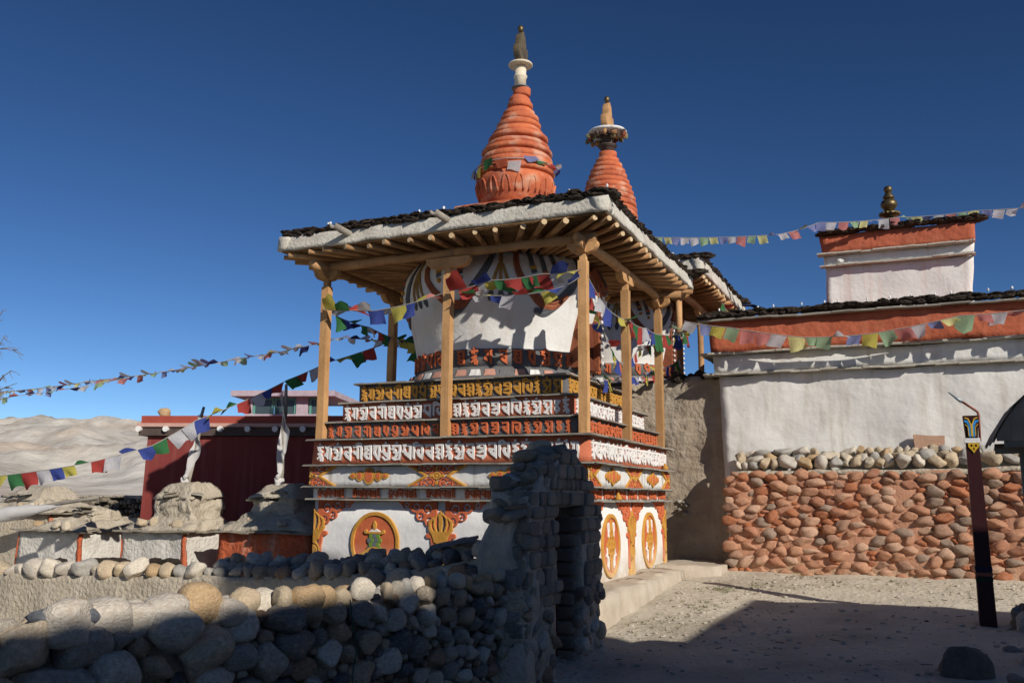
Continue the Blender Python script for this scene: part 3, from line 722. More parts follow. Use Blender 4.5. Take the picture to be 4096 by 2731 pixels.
def build_stupa(dx, dy, dz, main, label):
    x1, y0 = dx, dy; x0 = x1-L_; y1 = y0+D_
    st = thing('stupa', label, 'stupa', ((x0+x1)/2, (y0+y1)/2, .3+dz*.3), 'painted stupas')
    def tierbox(name, s, z0, z1, m_, out_=0): return hexa(rect8(x0+s, x1-s, y0+s, y1-s, z0+dz, z1+dz, out_, out_), (26, 24, 4), .014, 2.2, int(z0*10), .004, 11).build(name, m_, st, True)
    zb = .2 if main else -.4
    tierbox('base_wall', .05, zb, 1.545, M['base_white'])
    tierbox('letter_frieze', .03, 1.57, 1.715, M['frieze_white'])
    tierbox('upper_frieze', -.015, 1.735, 2.005, M['frieze_white'])
    tierbox('lowest_tier', 0, 2.03, 2.352, M['orange'], .012)
    tierbox('second_tier', .13, 2.37, 2.597, M['grey'])
    tierbox('third_tier', .28, 2.615, 2.877, M['orange'])
    tierbox('fourth_tier', .44, 2.897, 3.16, M['grey'])
    for (s, z, ov) in ((.03, 1.558, .09), (-.015, 1.725, .08), (0, 2.018, .10), (.02, 2.361, .10), (.13, 2.606, .05), (.28, 2.887, .05), (.44, 3.17, .06)):
        ledge(st, x0+s, x1-s, y0+s, y1-s, z+dz, ov, .02)
    c = Vector((x0+2.05, y0+1.90, 0)); cz = Vector((c.x, c.y, dz))
    # lotus ring under the dome
    arc_mesh_band([(1.46, 3.17), (1.47, 3.2), (1.40, 3.31), (1.34, 3.36), (1.1, 3.37)], cz, M['grey'], 'lotus_ring', st)
    petal = hexa([(-.085,-.012,0),(.085,-.012,0),(.085,.03,0),(-.085,.03,0),(-.06,-.012,.10),(.06,-.012,.10),(.06,.03,.10),(-.06,.03,.10)], (3, 1, 3), .01, 8, 1)
    pm = mesh_from('lotus_petal', petal.v, petal.f, M['pink'])
    for k in range(44):
        a = 2*math.pi*k/44
        put('lotus_petal', pm, st, (c.x+1.45*math.sin(a), c.y-1.45*math.cos(a), 3.215+dz), Euler((R(-24), 0, a)), None, M[('pink', 'frieze_white', 'pink', 'grey')[k % 4]])
    # dome with letter band
    prof = [(dome_profile(z), z) for z in np.linspace(3.36, 5.06, 26)]
    d = arc_mesh_band(prof, cz, M['white'], 'dome', st, 84)
    band = arc_mesh_band([(1.30, 3.365), (1.330, 3.37), (1.326, 3.605), (1.29, 3.615)], cz, M['grey'], 'letter_band', st, 84, .006)
    seq = 'va jra pa ma ni dma hum vis om aa vis hum va jra pa ma pa dma i gi hum om va gi ri mum om ma ni pa dma hum na va shva ri om aa vis hum om va'.split()
    n = len(seq)
    for i, k in enumerate(seq):
        a = 2*math.pi*(i+.5)/n + R(96)
        if not (R(-100) < ((a+math.pi) % (2*math.pi))-math.pi < R(130)): continue
        wd = GL[k][1]*.2*.92
        put('band_letter', letter(k, .2, M['letter_orange']), st, (c.x+1.328*math.sin(a)-wd/2*math.cos(a), c.y-1.328*math.cos(a)-wd/2*math.sin(a), 3.385+dz), Euler((R(90), 0, a)))
    # painted garlands: swags and hanging tassels, one bay every 60 degrees
    for bay in range(-2, 4):
        T = 22 + bay*51.4
        garland(st, c, dz, [(T-4, 5.03), (T-5, 4.85), (T-8, 4.66), (T-13, 4.45), (T-20, 4.24), (T-27, 4.10), (T-33, 4.13)], (.036, .042, .052, .062, .066, .066, .03), M['ggrey'])
        garland(st, c, dz, [(T+9, 5.03), (T+7.5, 4.80), (T+9, 4.60), (T+14, 4.41), (T+22, 4.22), (T+30, 4.20), (T+37, 4.36)], (.036, .04, .044, .05, .062, .062, .03), M['niche'], 'garland_ribbon', .03)
        garland(st, c, dz, [(T, 5.03), (T, 4.70)], .026, M['tassel'], 'tassel_cord')
        for q in (-1, 0, 1):
            garland(st, c, dz, [(T+q*.9, 4.74), (T+q*3.4, 4.52), (T+q*4.8, 4.36)], (.02, .024, .02), M['tassel'], 'tassel')
            garland(st, c, dz, [(T+q*4.8, 4.37), (T+q*6, 4.24)], (.024, .045, .015), M['ggrey'], 'tassel_tip')
        for q, zz in ((16, 4.62), (22.5, 4.55), (29, 4.62)):
            garland(st, c, dz, [(T+q-.8, 5.03), (T+q, zz+.14), (T+q+1.2, zz)], (.028, .034, .042), M['ggrey'], 'pendant')
            garland(st, c, dz, [(T+q+.6, zz+.10), (T+q+.9, zz+.055)], .042, M['orange_relief' if q % 2 else 'gold'], 'pendant_band', .027)
            dot_on_dome(st, c, dz, T+q+1.5, zz-.055, .034, M['gold'])
    # niche on the right flank
    a = R(80); u = Vector((math.cos(a), math.sin(a), 0)); nrm = Vector((math.sin(a), -math.cos(a), 0))
    rm = Matrix((u, nrm, Vector((0, 0, 1)))).transposed()
    pc = c + nrm*1.36
    for sx in (-1, 1):
        MB().box(pc + u*sx*.23 + Vector((0, 0, 3.9+dz)), (.07, .28, 1.0), rm).build('niche_jamb', M['niche'], st)
        for k in range(9): put('niche_bead', BEAD, st, pc + u*sx*.23 + nrm*.18 + Vector((0, 0, 3.5+k*.1+dz)), None, (.022, .022, .03), M['letter_white'])
    MB().box(pc + Vector((0, 0, 4.45+dz)), (.56, .32, .09), rm).build('niche_lintel', M['niche'], st)
    F = Field(-.36, .36, 0, .4, .012); F.poly([(-.34, 0), (.34, 0), (.28, .14), (.14, .28), (0, .38), (-.14, .28), (-.28, .14)])
    for sx in (-1, 1): F.cutell(sx*.12, .12, .05, .05)
    put('niche_crest', relief('niche_crest', F.loops(), .06, M['niche'], .01), st, pc + nrm*.14 + Vector((0, 0, 4.5+dz)), Euler((R(90), 0, a)))
    MB().box(pc + Vector((0, 0, 3.9+dz)), (.38, .10, 1.0), rm).build('niche_recess', M['darkwood'], st)
    # letters
    if main:
        letter_row(st, (x0+.08, y0+.002, 2.075+dz), L_-.2, .205, M['letter_white'], 'F')
        letter_row(st, (x1-.002, y0+.10, 2.075+dz), D_-.2, .205, M['letter_white'], 'R')
        letter_row(st, (x0+.17, y0+.13, 2.395+dz), 1.74, .155, M['letter_orange'], 'F', SEQ[:12]); letter_row(st, (x0+2.10, y0+.13, 2.395+dz), L_-2.36, .155, M['letter_orange'], 'F', SEQ[12:24])
        letter_row(st, (x1-.13, y0+.2, 2.395+dz), 1.55, .155, M['letter_orange'], 'R', SEQ[:12]); letter_row(st, (x1-.13, y0+1.95, 2.395+dz), D_-2.1, .155, M['letter_orange'], 'R', SEQ[12:24])
    letter_row(st, (x0+.32, y0+.28, 2.645+dz), L_-.66, .185, M['letter_white'], 'F', SEQ[:24]); letter_row(st, (x1-.28, y0+.33, 2.645+dz), D_-.68, .185, M['letter_white'], 'R', SEQ[:24])
    letter_row(st, (x0+.48, y0+.44, 2.93+dz), L_-.98, .185, M['gold'], 'F', SEQ[:22]); letter_row(st, (x1-.44, y0+.49, 2.93+dz), D_-1.0, .185, M['gold'], 'R', SEQ[:22])
    if main:
        grp = ['mum', 'ma', 'ni', 'pa', 'dma', 'hum']
        for i in range(7):
            letter_row(st, (x0+.10+i*.565, y0+.03, 1.588), .42, .095, M['letter_orange'], 'F', grp, 'frieze_letter')
            letter_row(st, (x1-.03, y0+.12+i*.525, 1.588), .42, .095, M['letter_orange'], 'R', grp, 'frieze_letter')
        # friezes, medallions, pilasters
        for face in 'FR':
            ln = L_ if face == 'F' else D_
            def at(s, z, o, ln=ln, face=face): return (x0+s, y0-o, z) if face == 'F' else (x1+o, y0+s, z)
            rot = ROT_F if face == 'F' else ROT_R
            for s, hv in ((-.012, 1), (ln*.49, 0), (ln+.012, -1)):
                fp_ = put('floral_panel', FLOWER[hv], st, at(s, 1.87, .015), rot); put('floral_edging', FEDGE[hv], fp_, at(s, 1.87, .015), rot)
            for s in (ln*.235, ln*.75):
                js = put('jewel_setting', GEM, st, at(s, 1.87, .015), rot); [put('jewel', gm, js, at(s+of, 1.87, .015), rot) for gm, of in GEMI]
            for s, hv in ((.05, 1), (ln*.5, 0), (ln-.05, -1)):
                put('scroll_bracket', BRACKET[hv], st, at(s, 1.545, -.05), rot); vp = put('vajra_pilaster', VAJRA[hv], st, at(s, 1.46, -.05), rot); put('pilaster_ground', VBACK[hv], vp, at(s, 1.46, -.05), rot)
            for i, s in enumerate((ln*.255, ln*.745)):
                md = put('medallion_disc', DISC, st, at(s, 1.0, -.05), rot); put('medallion_ring', RING, md, at(s, 1.0, -.05), rot)
                if face == 'F':
                    put('banner_canopy', BANNER[0], md, at(s, .99, -.05), rot); put('banner_ribbon', BANNER[1], md, at(s, .99, -.05), rot)
                    for r in range(4):
                        for q in range(4 if r % 2 else 3):
                            ofs = (q-(1.5 if r % 2 else 1))*.055
                            put('banner_scale', BANNER[2+(q+r) % 2], md, at(s+ofs, 1.08-r*.055, -.05), rot)
                else:
                    put('endless_knot', KNOT, md, at(s, 1.0, -.05), rot); put('knot_ribbon', KRIB, md, at(s, 1.0, -.05), rot)
    # spire above the roof
    sc_ = Vector((c.x, c.y, dz))
    hexa(rect8(c.x-.62, c.x+.62, c.y-.62, c.y+.62, 5.15+dz, 5.95+dz, .03, .03), (6, 6, 4), .02, 3, 5).build('harmika', M['spire'], st)
    return st, c

def ring_stack(st, c, z0, z1, n, rf, m_, lean, amp=.02, brick=0.0):
    h = (z1-z0)/n
    for i in range(n):
        za = z0+(i+(.12*math.sin(i*2.7) if not brick and 0 < i < n-1 else 0))*h; r = rf(i/(n-1))*(1+.012*math.sin(i*5.1)); r2 = rf(min(1, (i+.9)/(n-1)))
        pr = [(r*.95, za-.012), (r*1.01, za+.008), (r*1.03, za+h*.22), (r*1.02, za+h*.55), (r2*1.01, za+h*.9), (r2*.95, za+h*1.0)]
        if brick: pr = [(r*.96, za-.01), (r*1.03, za+.006), (r*1.035, za+h*.72), (r2*1.0, za+h*.95), (r2*.9, za+h)]
        cc = Vector((c.x+lean[0]*(za-z0)+random.uniform(-.008, .008), c.y+lean[1]*(za-z0), 0))
        MB().lathe(pr, cc, 48, noise_amp=amp*1.5, seed=i).build('spire_ring', m_, st, True)

def finial_mesh(parent, c, z, s, m_, rz=R(20)):
    """crescent carrying an upright flame-shaped sun, flat boards with thickness, ball on top"""
    F = Field(-.2, .2, -.02, .62, .012)
    F.ell(0, .17, .15, .17); F.cutell(.0, .30, .12, .15); F.poly([(-.055, .06), (.055, .06), (.085, .28), (.06, .42), (0, .50), (-.06, .42), (-.085, .28)])
    put('crescent_finial', relief('crescent_finial', [[(x*s, y*s) for x, y in lp] for lp in F.loops()], .05*s, m_, .006), parent, (c[0], c[1], z), Euler((R(90), 0, rz)))
    put('finial_ball', BEAD, parent, (c[0], c[1], z+.55*s), None, (.048*s, .048*s, .06*s), M['brass'])

stA, cA = build_stupa(0, 0, 0, True, 'white domed stupa with raised mantra letters and tall orange ringed spire, nearer of two')
sA = Vector((cA.x+.13, cA.y+.06, 0)); lean = (.05, .02)
MB().lathe([(.46, 5.9), (.52, 6.06), (.585, 6.2), (.615, 6.36), (.595, 6.46), (.5, 6.5)], sA, 48, noise_amp=.02).build('lotus_base', M['spire'], stA, True)
for k in range(18):
    a = 2*math.pi*k/18
    F_ = None
    garl = MB()
    pts = []
    for t in np.linspace(0, 1, 11):
        th = math.pi*t; pa = a + .10*math.cos(th); z = 6.13 + .24*math.sin(th)*1.0
        r = float(np.interp(z, (6.06, 6.2, 6.36, 6.46), (.53, .588, .62, .60)))
        pts.append((sA.x+r*math.cos(pa), sA.y+r*math.sin(pa), z))
    garl.tube(pts, .017, 6).build('lotus_petal_rim', M['spire'], stA, True)
ring_stack(stA, sA, 6.49, 7.99, 13, lambda t: float(np.interp(t, (0, .05, .25, .44, .63, .8, 1), (.60, .595, .53, .43, .315, .212, .14))), M['spire'], lean)
tp = Vector((sA.x+lean[0]*1.5, sA.y, 0))
MB().lathe([(.14, 7.985), (.145, 8.0), (.11, 8.015)], tp, 24).build('spire_collar', M['slab_dark'], stA, True)
MB().lathe([(.092, 8.0), (.09, 8.15), (.105, 8.17), (.11, 8.195), (.09, 8.21), (.095, 8.35), (.07, 8.37)], tp, 24).build('spire_neck', M['cream'], stA, True)
MB().lathe([(.07, 8.365), (.18, 8.365), (.195, 8.38), (.19, 8.40), (.10, 8.43), (.03, 8.47)], tp, 32).build('parasol_disc', M['cream'], stA, True)
finial_mesh(stA, tp, 8.43, 1.05, M['oldgilt'], R(88))

stB, cB = build_stupa(-.2, 5.92, .62, False, 'second stupa behind, dome in shade and stubby terracotta brick-ringed spire')
sB = Vector((cB.x-.02, cB.y-.05, 0))
MB().lathe([(.52, 6.5), (.60, 6.8), (.63, 7.2), (.62, 7.42)], sB, 40, noise_amp=.02).build('lotus_base', M['spire'], stB, True)
ring_stack(stB, sB, 7.40, 9.08, 13, lambda t: float(np.interp(t, (0, .2, .4, .6, .8, 1), (.63, .60, .54, .45, .33, .19))), M['spire'], (.0, 0), .015, 1.0)
MB().lathe([(.16, 9.06), (.15, 9.2), (.21, 9.215), (.21, 9.24), (.13, 9.26), (.14, 9.45), (.18, 9.46)], sB, 24).build('spire_neck', M['darktrim'], stB, True)
MB().lathe([(.15, 9.47), (.42, 9.50), (.44, 9.53), (.42, 9.56), (.15, 9.6), (.03, 9.61)], sB, 32, noise_amp=.03).build('parasol_disc', M['frieze_white'], stB, True)
rnd = random.Random(3)
for k in range(34):
    a = rnd.uniform(0, 6.28); r = rnd.uniform(.22, .46)
    put('dried_garland', CLOD[k % 6], stB, (sB.x+r*math.cos(a), sB.y+r*math.sin(a), 9.44+rnd.uniform(-.06, .02)), (rnd.uniform(0, 3), rnd.uniform(0, 3), 0), (.06, .045, .04), M[rnd.choice(['weed', 'darktrim', 'rust', 'weed', 'log'])])
finial_mesh(stB, sB, 9.58, 1.35, M['log'], R(85))

# ------------------------------------------------------------------ canopies
def log_pts(a, b, seed, n=5, amp=.012):
    a, b = Vector(a), Vector(b)
    return [a.lerp(b, i/(n-1)) + noise.noise_vector(Vector((seed*3.7, i*1.3, 0)))*amp for i in range(n)]
def build_canopy(dx, dy, dz, label, round_posts=False, over=(.40, .40, .46, .45), ztop=5.22):
    x1, y0 = dx, dy; x0 = x1-L_; y1 = y0+D_
    cx, cy = (x0+x1)/2, (y0+y1)/2
    cn = thing('timber_canopy', label, 'canopy', (cx, cy, 2.35+dz), 'timber canopies over the stupas')
    rx0, rx1, ry0, ry1 = x0-over[2], x1+over[1], y0-over[0], y1+over[3]
    zr = 5.02+dz
    pi = .075
    posts = [(x0+pi, y0+pi), (-1.99+dx, y0+pi), (x1-pi, y0+pi), (x1-pi, y0+1.89), (x1-pi, y1-pi), (x0+pi, y1-pi), (-1.99+dx, y1-pi), (x0+pi, y0+1.89)]
    for i, (px, py) in enumerate(posts):
        zt = 4.55+dz
        if round_posts: MB().tube(log_pts((px, py, 2.3+dz), (px, py, zt+.2), i, 6), .06, 12).build('post', M['log'], cn, True)
        else:
            hw = .056
            hexa(rect8(px-hw, px+hw, py-hw, py+hw, 2.365+dz, zt), (2, 2, 8), .006, 1.5, i).build('post', M['wood'], cn)
            MB().box((px, py, zt+.09), (.08, .08, .2)).build('post_neck', M['wood'], cn)
        # carved bracket
        alongx = i in (1, 6) or i in (0, 2, 4, 5)
        F = Field(-.40, .40, -.12, .06, .014)
        lw = .33 if i in (1, 3, 6, 7) else .2
        F.poly([(-lw, .05), (lw, .05), (lw, 0), (lw-.05, -.06), (lw-.12, -.09), (-lw+.12, -.09), (-lw+.05, -.06), (-lw, 0)])
        lp = F.loops()
        me = relief('bracket', lp, .045, M['wood'], .006)
        if i not in (3, 7): put('bracket', me, cn, (px, py, 4.73+dz), ROT_F)
        if i not in (1, 6): put('bracket', me, cn, (px, py, 4.735+dz), ROT_R)
    # perimeter beams: round logs in two halves
    zb = 4.835+dz
    ends = [((x0-.16, y0+pi, zb), (-1.9+dx, y0+pi, zb+.01)), ((-1.95+dx, y0+pi, zb+.012), (x1+.1, y0+pi, zb)), ((x1-pi, y0-.14, zb-.03), (x1-pi, y0+1.95, zb-.02)), ((x1-pi, y0+1.8, zb-.02), (x1-pi, y1+.3, zb-.03)),
            ((x0+pi, y0-.3, zb-.03), (x0+pi, y0+1.95, zb-.02)), ((x0+pi, y0+1.8, zb-.02), (x0+pi, y1+.3, zb-.03)), ((x0-.28, y1-pi, zb), (x1+.3, y1-pi, zb))]
    for i, (a, b) in enumerate(ends): MB().tube(log_pts(a, b, i+20, 7, .02), [.062+.006*math.sin(i*2+k) for k in range(7)], 12).build('perimeter_beam', M['log'], cn, True)
    # rafters fanning from the dome to the eaves
    rnd = random.Random(int(dy*10)+4)
    def rafter(ex, ey, k):
        c0 = Vector((cx+.05, cy, 0)); e = Vector((ex, ey, 0)); d = (e-c0); t0 = 1.15/d.length
        a = c0 + d*t0; z = 4.955+dz+rnd.uniform(-.008, .008); r = rnd.uniform(.034, .043)
        e2 = e + d.normalized()*rnd.uniform(-.03, .05)
        pts = log_pts((a.x, a.y, z), (e2.x, e2.y, z), k, 5, .008)
        lg = MB().tube(pts, [r*1.05, r, r, r*.98, r*.95], 10).build('rafter', M['log'], cn, True)
        dd = d.normalized()
        MB().tube([Vector((e2.x, e2.y, pts[-1].z))+dd*.0015, Vector((e2.x, e2.y, pts[-1].z))+dd*.005], r*.93, 10).build('rafter_end', M['log_end'], lg)
    nf, ns = 15, 15
    for i in range(nf):
        s = (i+.5)/nf + rnd.uniform(-.01, .01)
        rafter(rx0+.02+(rx1-rx0-.04)*s, ry0+.03, i); rafter(rx0+.02+(rx1-rx0-.04)*s, ry1-.03, i+50)
    for i in range(ns):
        s = (i+.5)/ns + rnd.uniform(-.01, .01)
        rafter(rx1-.03, ry0+.02+(ry1-ry0-.04)*s, i+100); rafter(rx0+.03, ry0+.02+(ry1-ry0-.04)*s, i+150)
    # reed ceiling: thin sticks joined into one mat
    b = MB()
    for i in range(170):
        y = ry0+.05+(ry1-ry0-.1)*i/169
        b.tube([(rx0+.05, y, zr-.012), (rx1-.05, y+rnd.uniform(-.02, .02), zr-.012)], .014, 5)
    o = b.build('reed_ceiling', M['reed'], cn, True); o['kind'] = 'stuff'
    # limewashed mud edge, battered slightly inwards
    zt = ztop+dz
    th = .16
    def fas(name, a, b_, outv):
        a, b_ = Vector(a), Vector(b_); o_ = Vector(outv)
        c8 = [a, b_, b_-o_*th, a-o_*th]; low = [Vector((p.x, p.y, zr-.004)) for p in c8]; top = [Vector((p.x, p.y, zt))-o_*.035 for p in c8]
        hexa(low+top, (40, 2, 4), .022, 3.2, int(a.x*7+a.y*3), .012, 14).build(name, M['fascia'], cn, True)
    fas('mud_fascia', (rx0, ry0, 0), (rx1, ry0, 0), (0, -1, 0)); fas('mud_fascia', (rx1+.002, ry0+.004, 0), (rx1+.002, ry1, 0), (1, 0, 0))
    fas('mud_fascia', (rx1, ry1+.003, 0), (rx0, ry1+.003, 0), (0, 1, 0)); fas('mud_fascia', (rx0-.003, ry1, 0), (rx0-.003, ry0+.005, 0), (-1, 0, 0))
    hexa(rect8(rx0+.14, rx1-.14, ry0+.14, ry1-.14, zr+.02, zt-.02), (8, 8, 1), .02, 2, 3).build('mud_roof', M['mud'], cn, True)
    # turf clods in two layers round the rim
    def clods(a, b_, outv):
        a, b_ = Vector(a), Vector(b_); L = (b_-a).length; o_ = Vector(outv); u = (b_-a)/L
        for lay in range(2):
            s = rnd.uniform(0, .1)
            while s < L:
                w_ = rnd.uniform(.12, .26)
                p = a + u*(s+w_/2) - o_*(.12+.03*lay+rnd.uniform(-.03, .03)); p.z = zt+.024+lay*.052+rnd.uniform(-.008, .008)
                ang = math.atan2(u.y, u.x)
                put('turf_clod', CLOD[rnd.randrange(6)], cn, p, (rnd.uniform(-.2, .2), rnd.uniform(-.15, .15), ang+rnd.uniform(-.2, .2)), (w_*.64, .13, .036*rnd.uniform(.75, 1.3)))
                s += w_
    clods((rx0, ry0, 0), (rx1, ry0, 0), (0, -1, 0)); clods((rx1, ry0, 0), (rx1, ry1, 0), (1, 0, 0)); clods((rx0, ry1, 0), (rx1, ry1, 0), (0, 1, 0)); clods((rx0, ry0, 0), (rx0, ry1, 0), (-1, 0, 0))
    for k in range(9):
        s = rnd.random(); p = (rx0+(rx1-rx0)*s, ry0+.06, zt+.12) if k < 6 else (rx1-.06, ry0+(ry1-ry0)*s, zt+.12)
        put('white_pebble', PALE[k % 8], cn, p, None, (.016, .016, .028), M['purewhite'])
    return cn, (rx0, rx1, ry0, ry1)
cnA, rA = build_canopy(0, 0, 0, 'honey coloured timber canopy with turf-edged mud roof over the nearer stupa')
for (sx) in (-3.32, -1.78):                                # roof spouts: half-round wooden gutters
    b = MB(); n = 9
    for j, yy in enumerate((rA[2]+.05, rA[2]-.26)):
        for ro in (.055, .038):
            for k in range(n):
                q = math.pi*(1+k/(n-1)); b.v.append(Vector((sx-.06*j+ro*math.cos(q), yy, 5.17+.05*j+ro*math.sin(q)*1.2)))
    for k in range(n-1):
        b.f += [(k, k+1, 2*n+k+1, 2*n+k), (n+k+1, n+k, 3*n+k, 3*n+k+1), (2*n+k, 2*n+k+1, 3*n+k+1, 3*n+k)]
    b.f += [(0, 2*n, 3*n, n), (n-1, 2*n-1, 4*n-1, 3*n-1)]
    b.build('roof_spout', M['greywood'], cnA)
cnB, rB = build_canopy(-.2, 5.92, .62, 'timber canopy on round log posts over the farther stupa', True, (.42, .50, .46, .3), 5.29)
MB().tube([(rB[1]-.3, rB[3]-.4, 5.85), (rB[1]+.15, rB[3]-.3, 5.83), (rB[1]+.75, rB[3]+.2, 5.66)], .035, 8).build('roof_spout', M['darkblue'], cnB, True)

# ------------------------------------------------------------------ platform and step at the stupa foot
pf = thing('stone_platform', 'low pale plastered platform along the foot of the nearer stupa', 'platform', (.2, 1.2, .2))
hexa([(-1.2, -1.0, -.1), (.50, -1.0, -.1), (.50, 3.0, -.1), (-1.2, 3.0, -.1), (-1.2, -.95, .53), (.45, -.95, .53), (.42, 3.0, .60), (-1.2, 3.0, .6)], (10, 26, 5), .05, 2.2, 3, .014, 11).build('platform_body', M['concrete'], pf, True)
rnd = random.Random(11)
for i in (0, 1, 4, 6):
    y = -.70+i*.45
    hexa(rect8(.06+rnd.uniform(-.05, .05), .36+rnd.uniform(-.03, .05), y-.2, y+.2, .49+i*.008, .545+i*.008), (4, 4, 1), .05, 3, i, .012, 12).build('paving_slab', M['concrete'], pf, True)
st_ = hexa([(-.1, 3.05, .2), (.86, 3.35, .2), (.86, 4.75, .2), (-.1, 4.75, .2), (-.1, 3.1, .63), (.86, 3.42, .6), (.86, 4.75, .6), (-.1, 4.75, .63)], (8, 8, 3), .03, 3, 8, .012, 12).build('threshold_step', M['concrete'], None, True)
st_['kind'] = 'thing'; tag(st_, 'low mud step between the stupa corner and the orange stone wall', 'step')
bw = thing('mud_wall', 'tall brown mud-rendered wall between the stupa and the white house', 'wall', (.2, 4.9, .5))
hexa([(-3.5, 4.72, .2), (.9, 4.72, .2), (.9, 5.15, .2), (-3.5, 5.15, .2), (-3.5, 4.78, 3.5), (.75, 4.78, 3.62), (.75, 5.05, 3.62), (-3.5, 5.05, 3.5)], (44, 3, 40), .07, 1.7, 4, .045, 8).build('rendered_wall', M['mud_brown'], bw, True)
for i in range(12):
    put('coping_clod', CLOD[i % 6], bw, (-.15+i*.075+rnd.uniform(-.03, .03), 4.9+rnd.uniform(-.08, .08), 3.58+rnd.uniform(-.03, .06)), (rnd.random(), rnd.random(), rnd.random()*3), (.12, .12, .07))
for i in range(9):
    put('exposed_stone', ROUND[i % 10], bw, (-.06+rnd.uniform(0, .14), 4.72, 1.35+rnd.uniform(-.1, .2)), (rnd.random(), 0, rnd.random()), (.05, .04, .035))

# ------------------------------------------------------------------ white house with orange band
wh = thing('white_house', 'long whitewashed mud house with orange parapet band and turf coping', 'house', (4.5, 6.5, .5))
def hw(x): return x
X0, X1, Y0, Y1 = .60, 8.3, 4.55, 11.5
hexa([(.84, 4.5, .3), (8.3, 4.5, .3), (8.3, 11.5, .3), (.84, 11.5, .3), (.70, 4.56, 3.60), (8.3, 4.56, 3.60), (8.3, 11.5, 3.60), (.70, 11.5, 3.6)], (60, 20, 30), .045, 1.3, 6, .014, 6).build('wall', M['house_white'], wh, True)
hexa([(.66, 4.50, 3.64), (8.3, 4.50, 3.64), (8.3, 11.5, 3.64), (.66, 11.5, 3.64), (.62, 4.53, 3.94), (8.3, 4.53, 3.94), (8.3, 11.5, 3.94), (.62, 11.5, 3.94)], (60, 12, 4), .03, 1.5, 7, .01, 7).build('white_band', M['house_white'], wh, True)
hexa([(.60, 4.47, 3.98), (8.3, 4.47, 3.98), (8.3, 11.5, 3.98), (.60, 11.5, 3.98), (.57, 4.50, 4.52), (8.3, 4.50, 4.52), (8.3, 11.5, 4.52), (.57, 11.5, 4.52)], (60, 12, 6), .035, 1.5, 8, .012, 7).build('orange_band', M['house_red'], wh, True)
rnd = random.Random(21)
def slab_line(parent, x0, x1, y, z, over, seg=.4, mm=None, side=False):
    x = x0
    while x < x1:
        w_ = max(.05, min(rnd.uniform(.6, 1.4)*seg, x1-x)); dp = .14+over*rnd.uniform(.3, 1.7)
        put('slate_slab', SLABS[rnd.randrange(6)], parent, (x+w_/2, y-over/2, z+rnd.uniform(-.008, .008)), (rnd.uniform(-.03, .03), rnd.uniform(-.02, .02), 0), (w_+.02, dp, .028), mm)
        x += w_
slab_line(wh, .64, 8.2, 4.56, 3.62, .07, .33, M['fascia']); slab_line(wh, .58, 8.2, 4.545, 3.96, .07, .33, M['fascia']); slab_line(wh, .50, 8.2, 4.50, 4.512, .06, .4)
for (yy) in np.arange(4.7, 11, .5):
    for z, xx in ((3.62, .60), (3.96, .56), (4.53, .53)): put('slate_slab', SLABS[rnd.randrange(6)], wh, (xx, yy, z+.001), (0, 0, R(90)), (.52, .26, .028), M['fascia'])
def clod_line(parent, a, b_, layers, size=.17):
    a, b_ = Vector(a), Vector(b_); L = (b_-a).length; u = (b_-a)/L; ang = math.atan2(u.y, u.x)
    for lay in range(layers):
        s = rnd.uniform(0, .1)
        while s < L:
            w_ = rnd.uniform(.7, 1.5)*size; p = a+u*(s+w_/2); p.z += lay*.05+rnd.uniform(-.01, .01); p += Vector((-u.y, u.x, 0))*(.03*lay+rnd.uniform(-.03, .03))
            put('turf_clod', CLOD[rnd.randrange(6)], parent, p, (rnd.uniform(-.2, .2), rnd.uniform(-.2, .2), ang+rnd.uniform(-.2, .2)), (w_*.62, .13, .034*rnd.uniform(.75, 1.3))); s += w_
clod_line(wh, (.46, 4.50, 4.585), (8.2, 4.50, 4.585), 2); clod_line(wh, (.52, 11, 4.585), (.52, 4.5, 4.585), 2)
for k in range(14): put('white_pebble', PALE[k % 8], wh, (.7+k*.33+rnd.uniform(-.1, .1), 4.5, 4.70), None, (.014, .014, .028), M['purewhite'])

rr_ = thing('rooftop_room', 'small white rooftop room with orange top band on the white house', 'roof room', (3.5, 9.5, 4.5))
hexa([(2.22, 8.0, 4.4), (4.74, 8.0, 4.4), (4.74, 10.6, 4.4), (2.22, 10.6, 4.4), (2.18, 8.03, 6.10), (4.80, 8.03, 6.10), (4.80, 10.6, 6.1), (2.18, 10.6, 6.1)], (24, 20, 16), .04, 1.6, 9, .012, 7).build('wall', M['white_streak'], rr_, True)
hexa([(2.17, 7.98, 6.14), (4.82, 7.98, 6.14), (4.82, 10.6, 6.14), (2.17, 10.6, 6.14), (2.16, 8.0, 6.33), (4.84, 8.0, 6.33), (4.84, 10.6, 6.33), (2.16, 10.6, 6.33)], (24, 14, 3), .02, 1.6, 10, .01, 7).build('white_band', M['white_streak'], rr_, True)
hexa([(2.14, 7.95, 6.37), (4.86, 7.95, 6.37), (4.86, 10.6, 6.37), (2.14, 10.6, 6.37), (2.11, 7.96, 6.74), (4.88, 7.96, 6.74), (4.88, 10.6, 6.74), (2.11, 10.6, 6.74)], (24, 14, 4), .025, 1.6, 11, .01, 7).build('orange_band', M['house_red'], rr_, True)
slab_line(rr_, 2.12, 4.8, 8.0, 6.12, .07, .35, M['fascia']); slab_line(rr_, 2.08, 4.8, 7.97, 6.35, .07, .35, M['fascia'])
clod_line(rr_, (2.05, 7.97, 6.79), (4.9, 7.97, 6.79), 2, .15); clod_line(rr_, (2.22, 10.5, 6.79), (2.22, 8.0, 6.79), 2, .16); clod_line(rr_, (4.76, 8.0, 6.79), (4.76, 10.5, 6.79), 2, .16)
put('whitewashed_stone', PALE[2], rr_, (2.48, 7.96, 6.22), None, (.07, .05, .06), M['purewhite'])
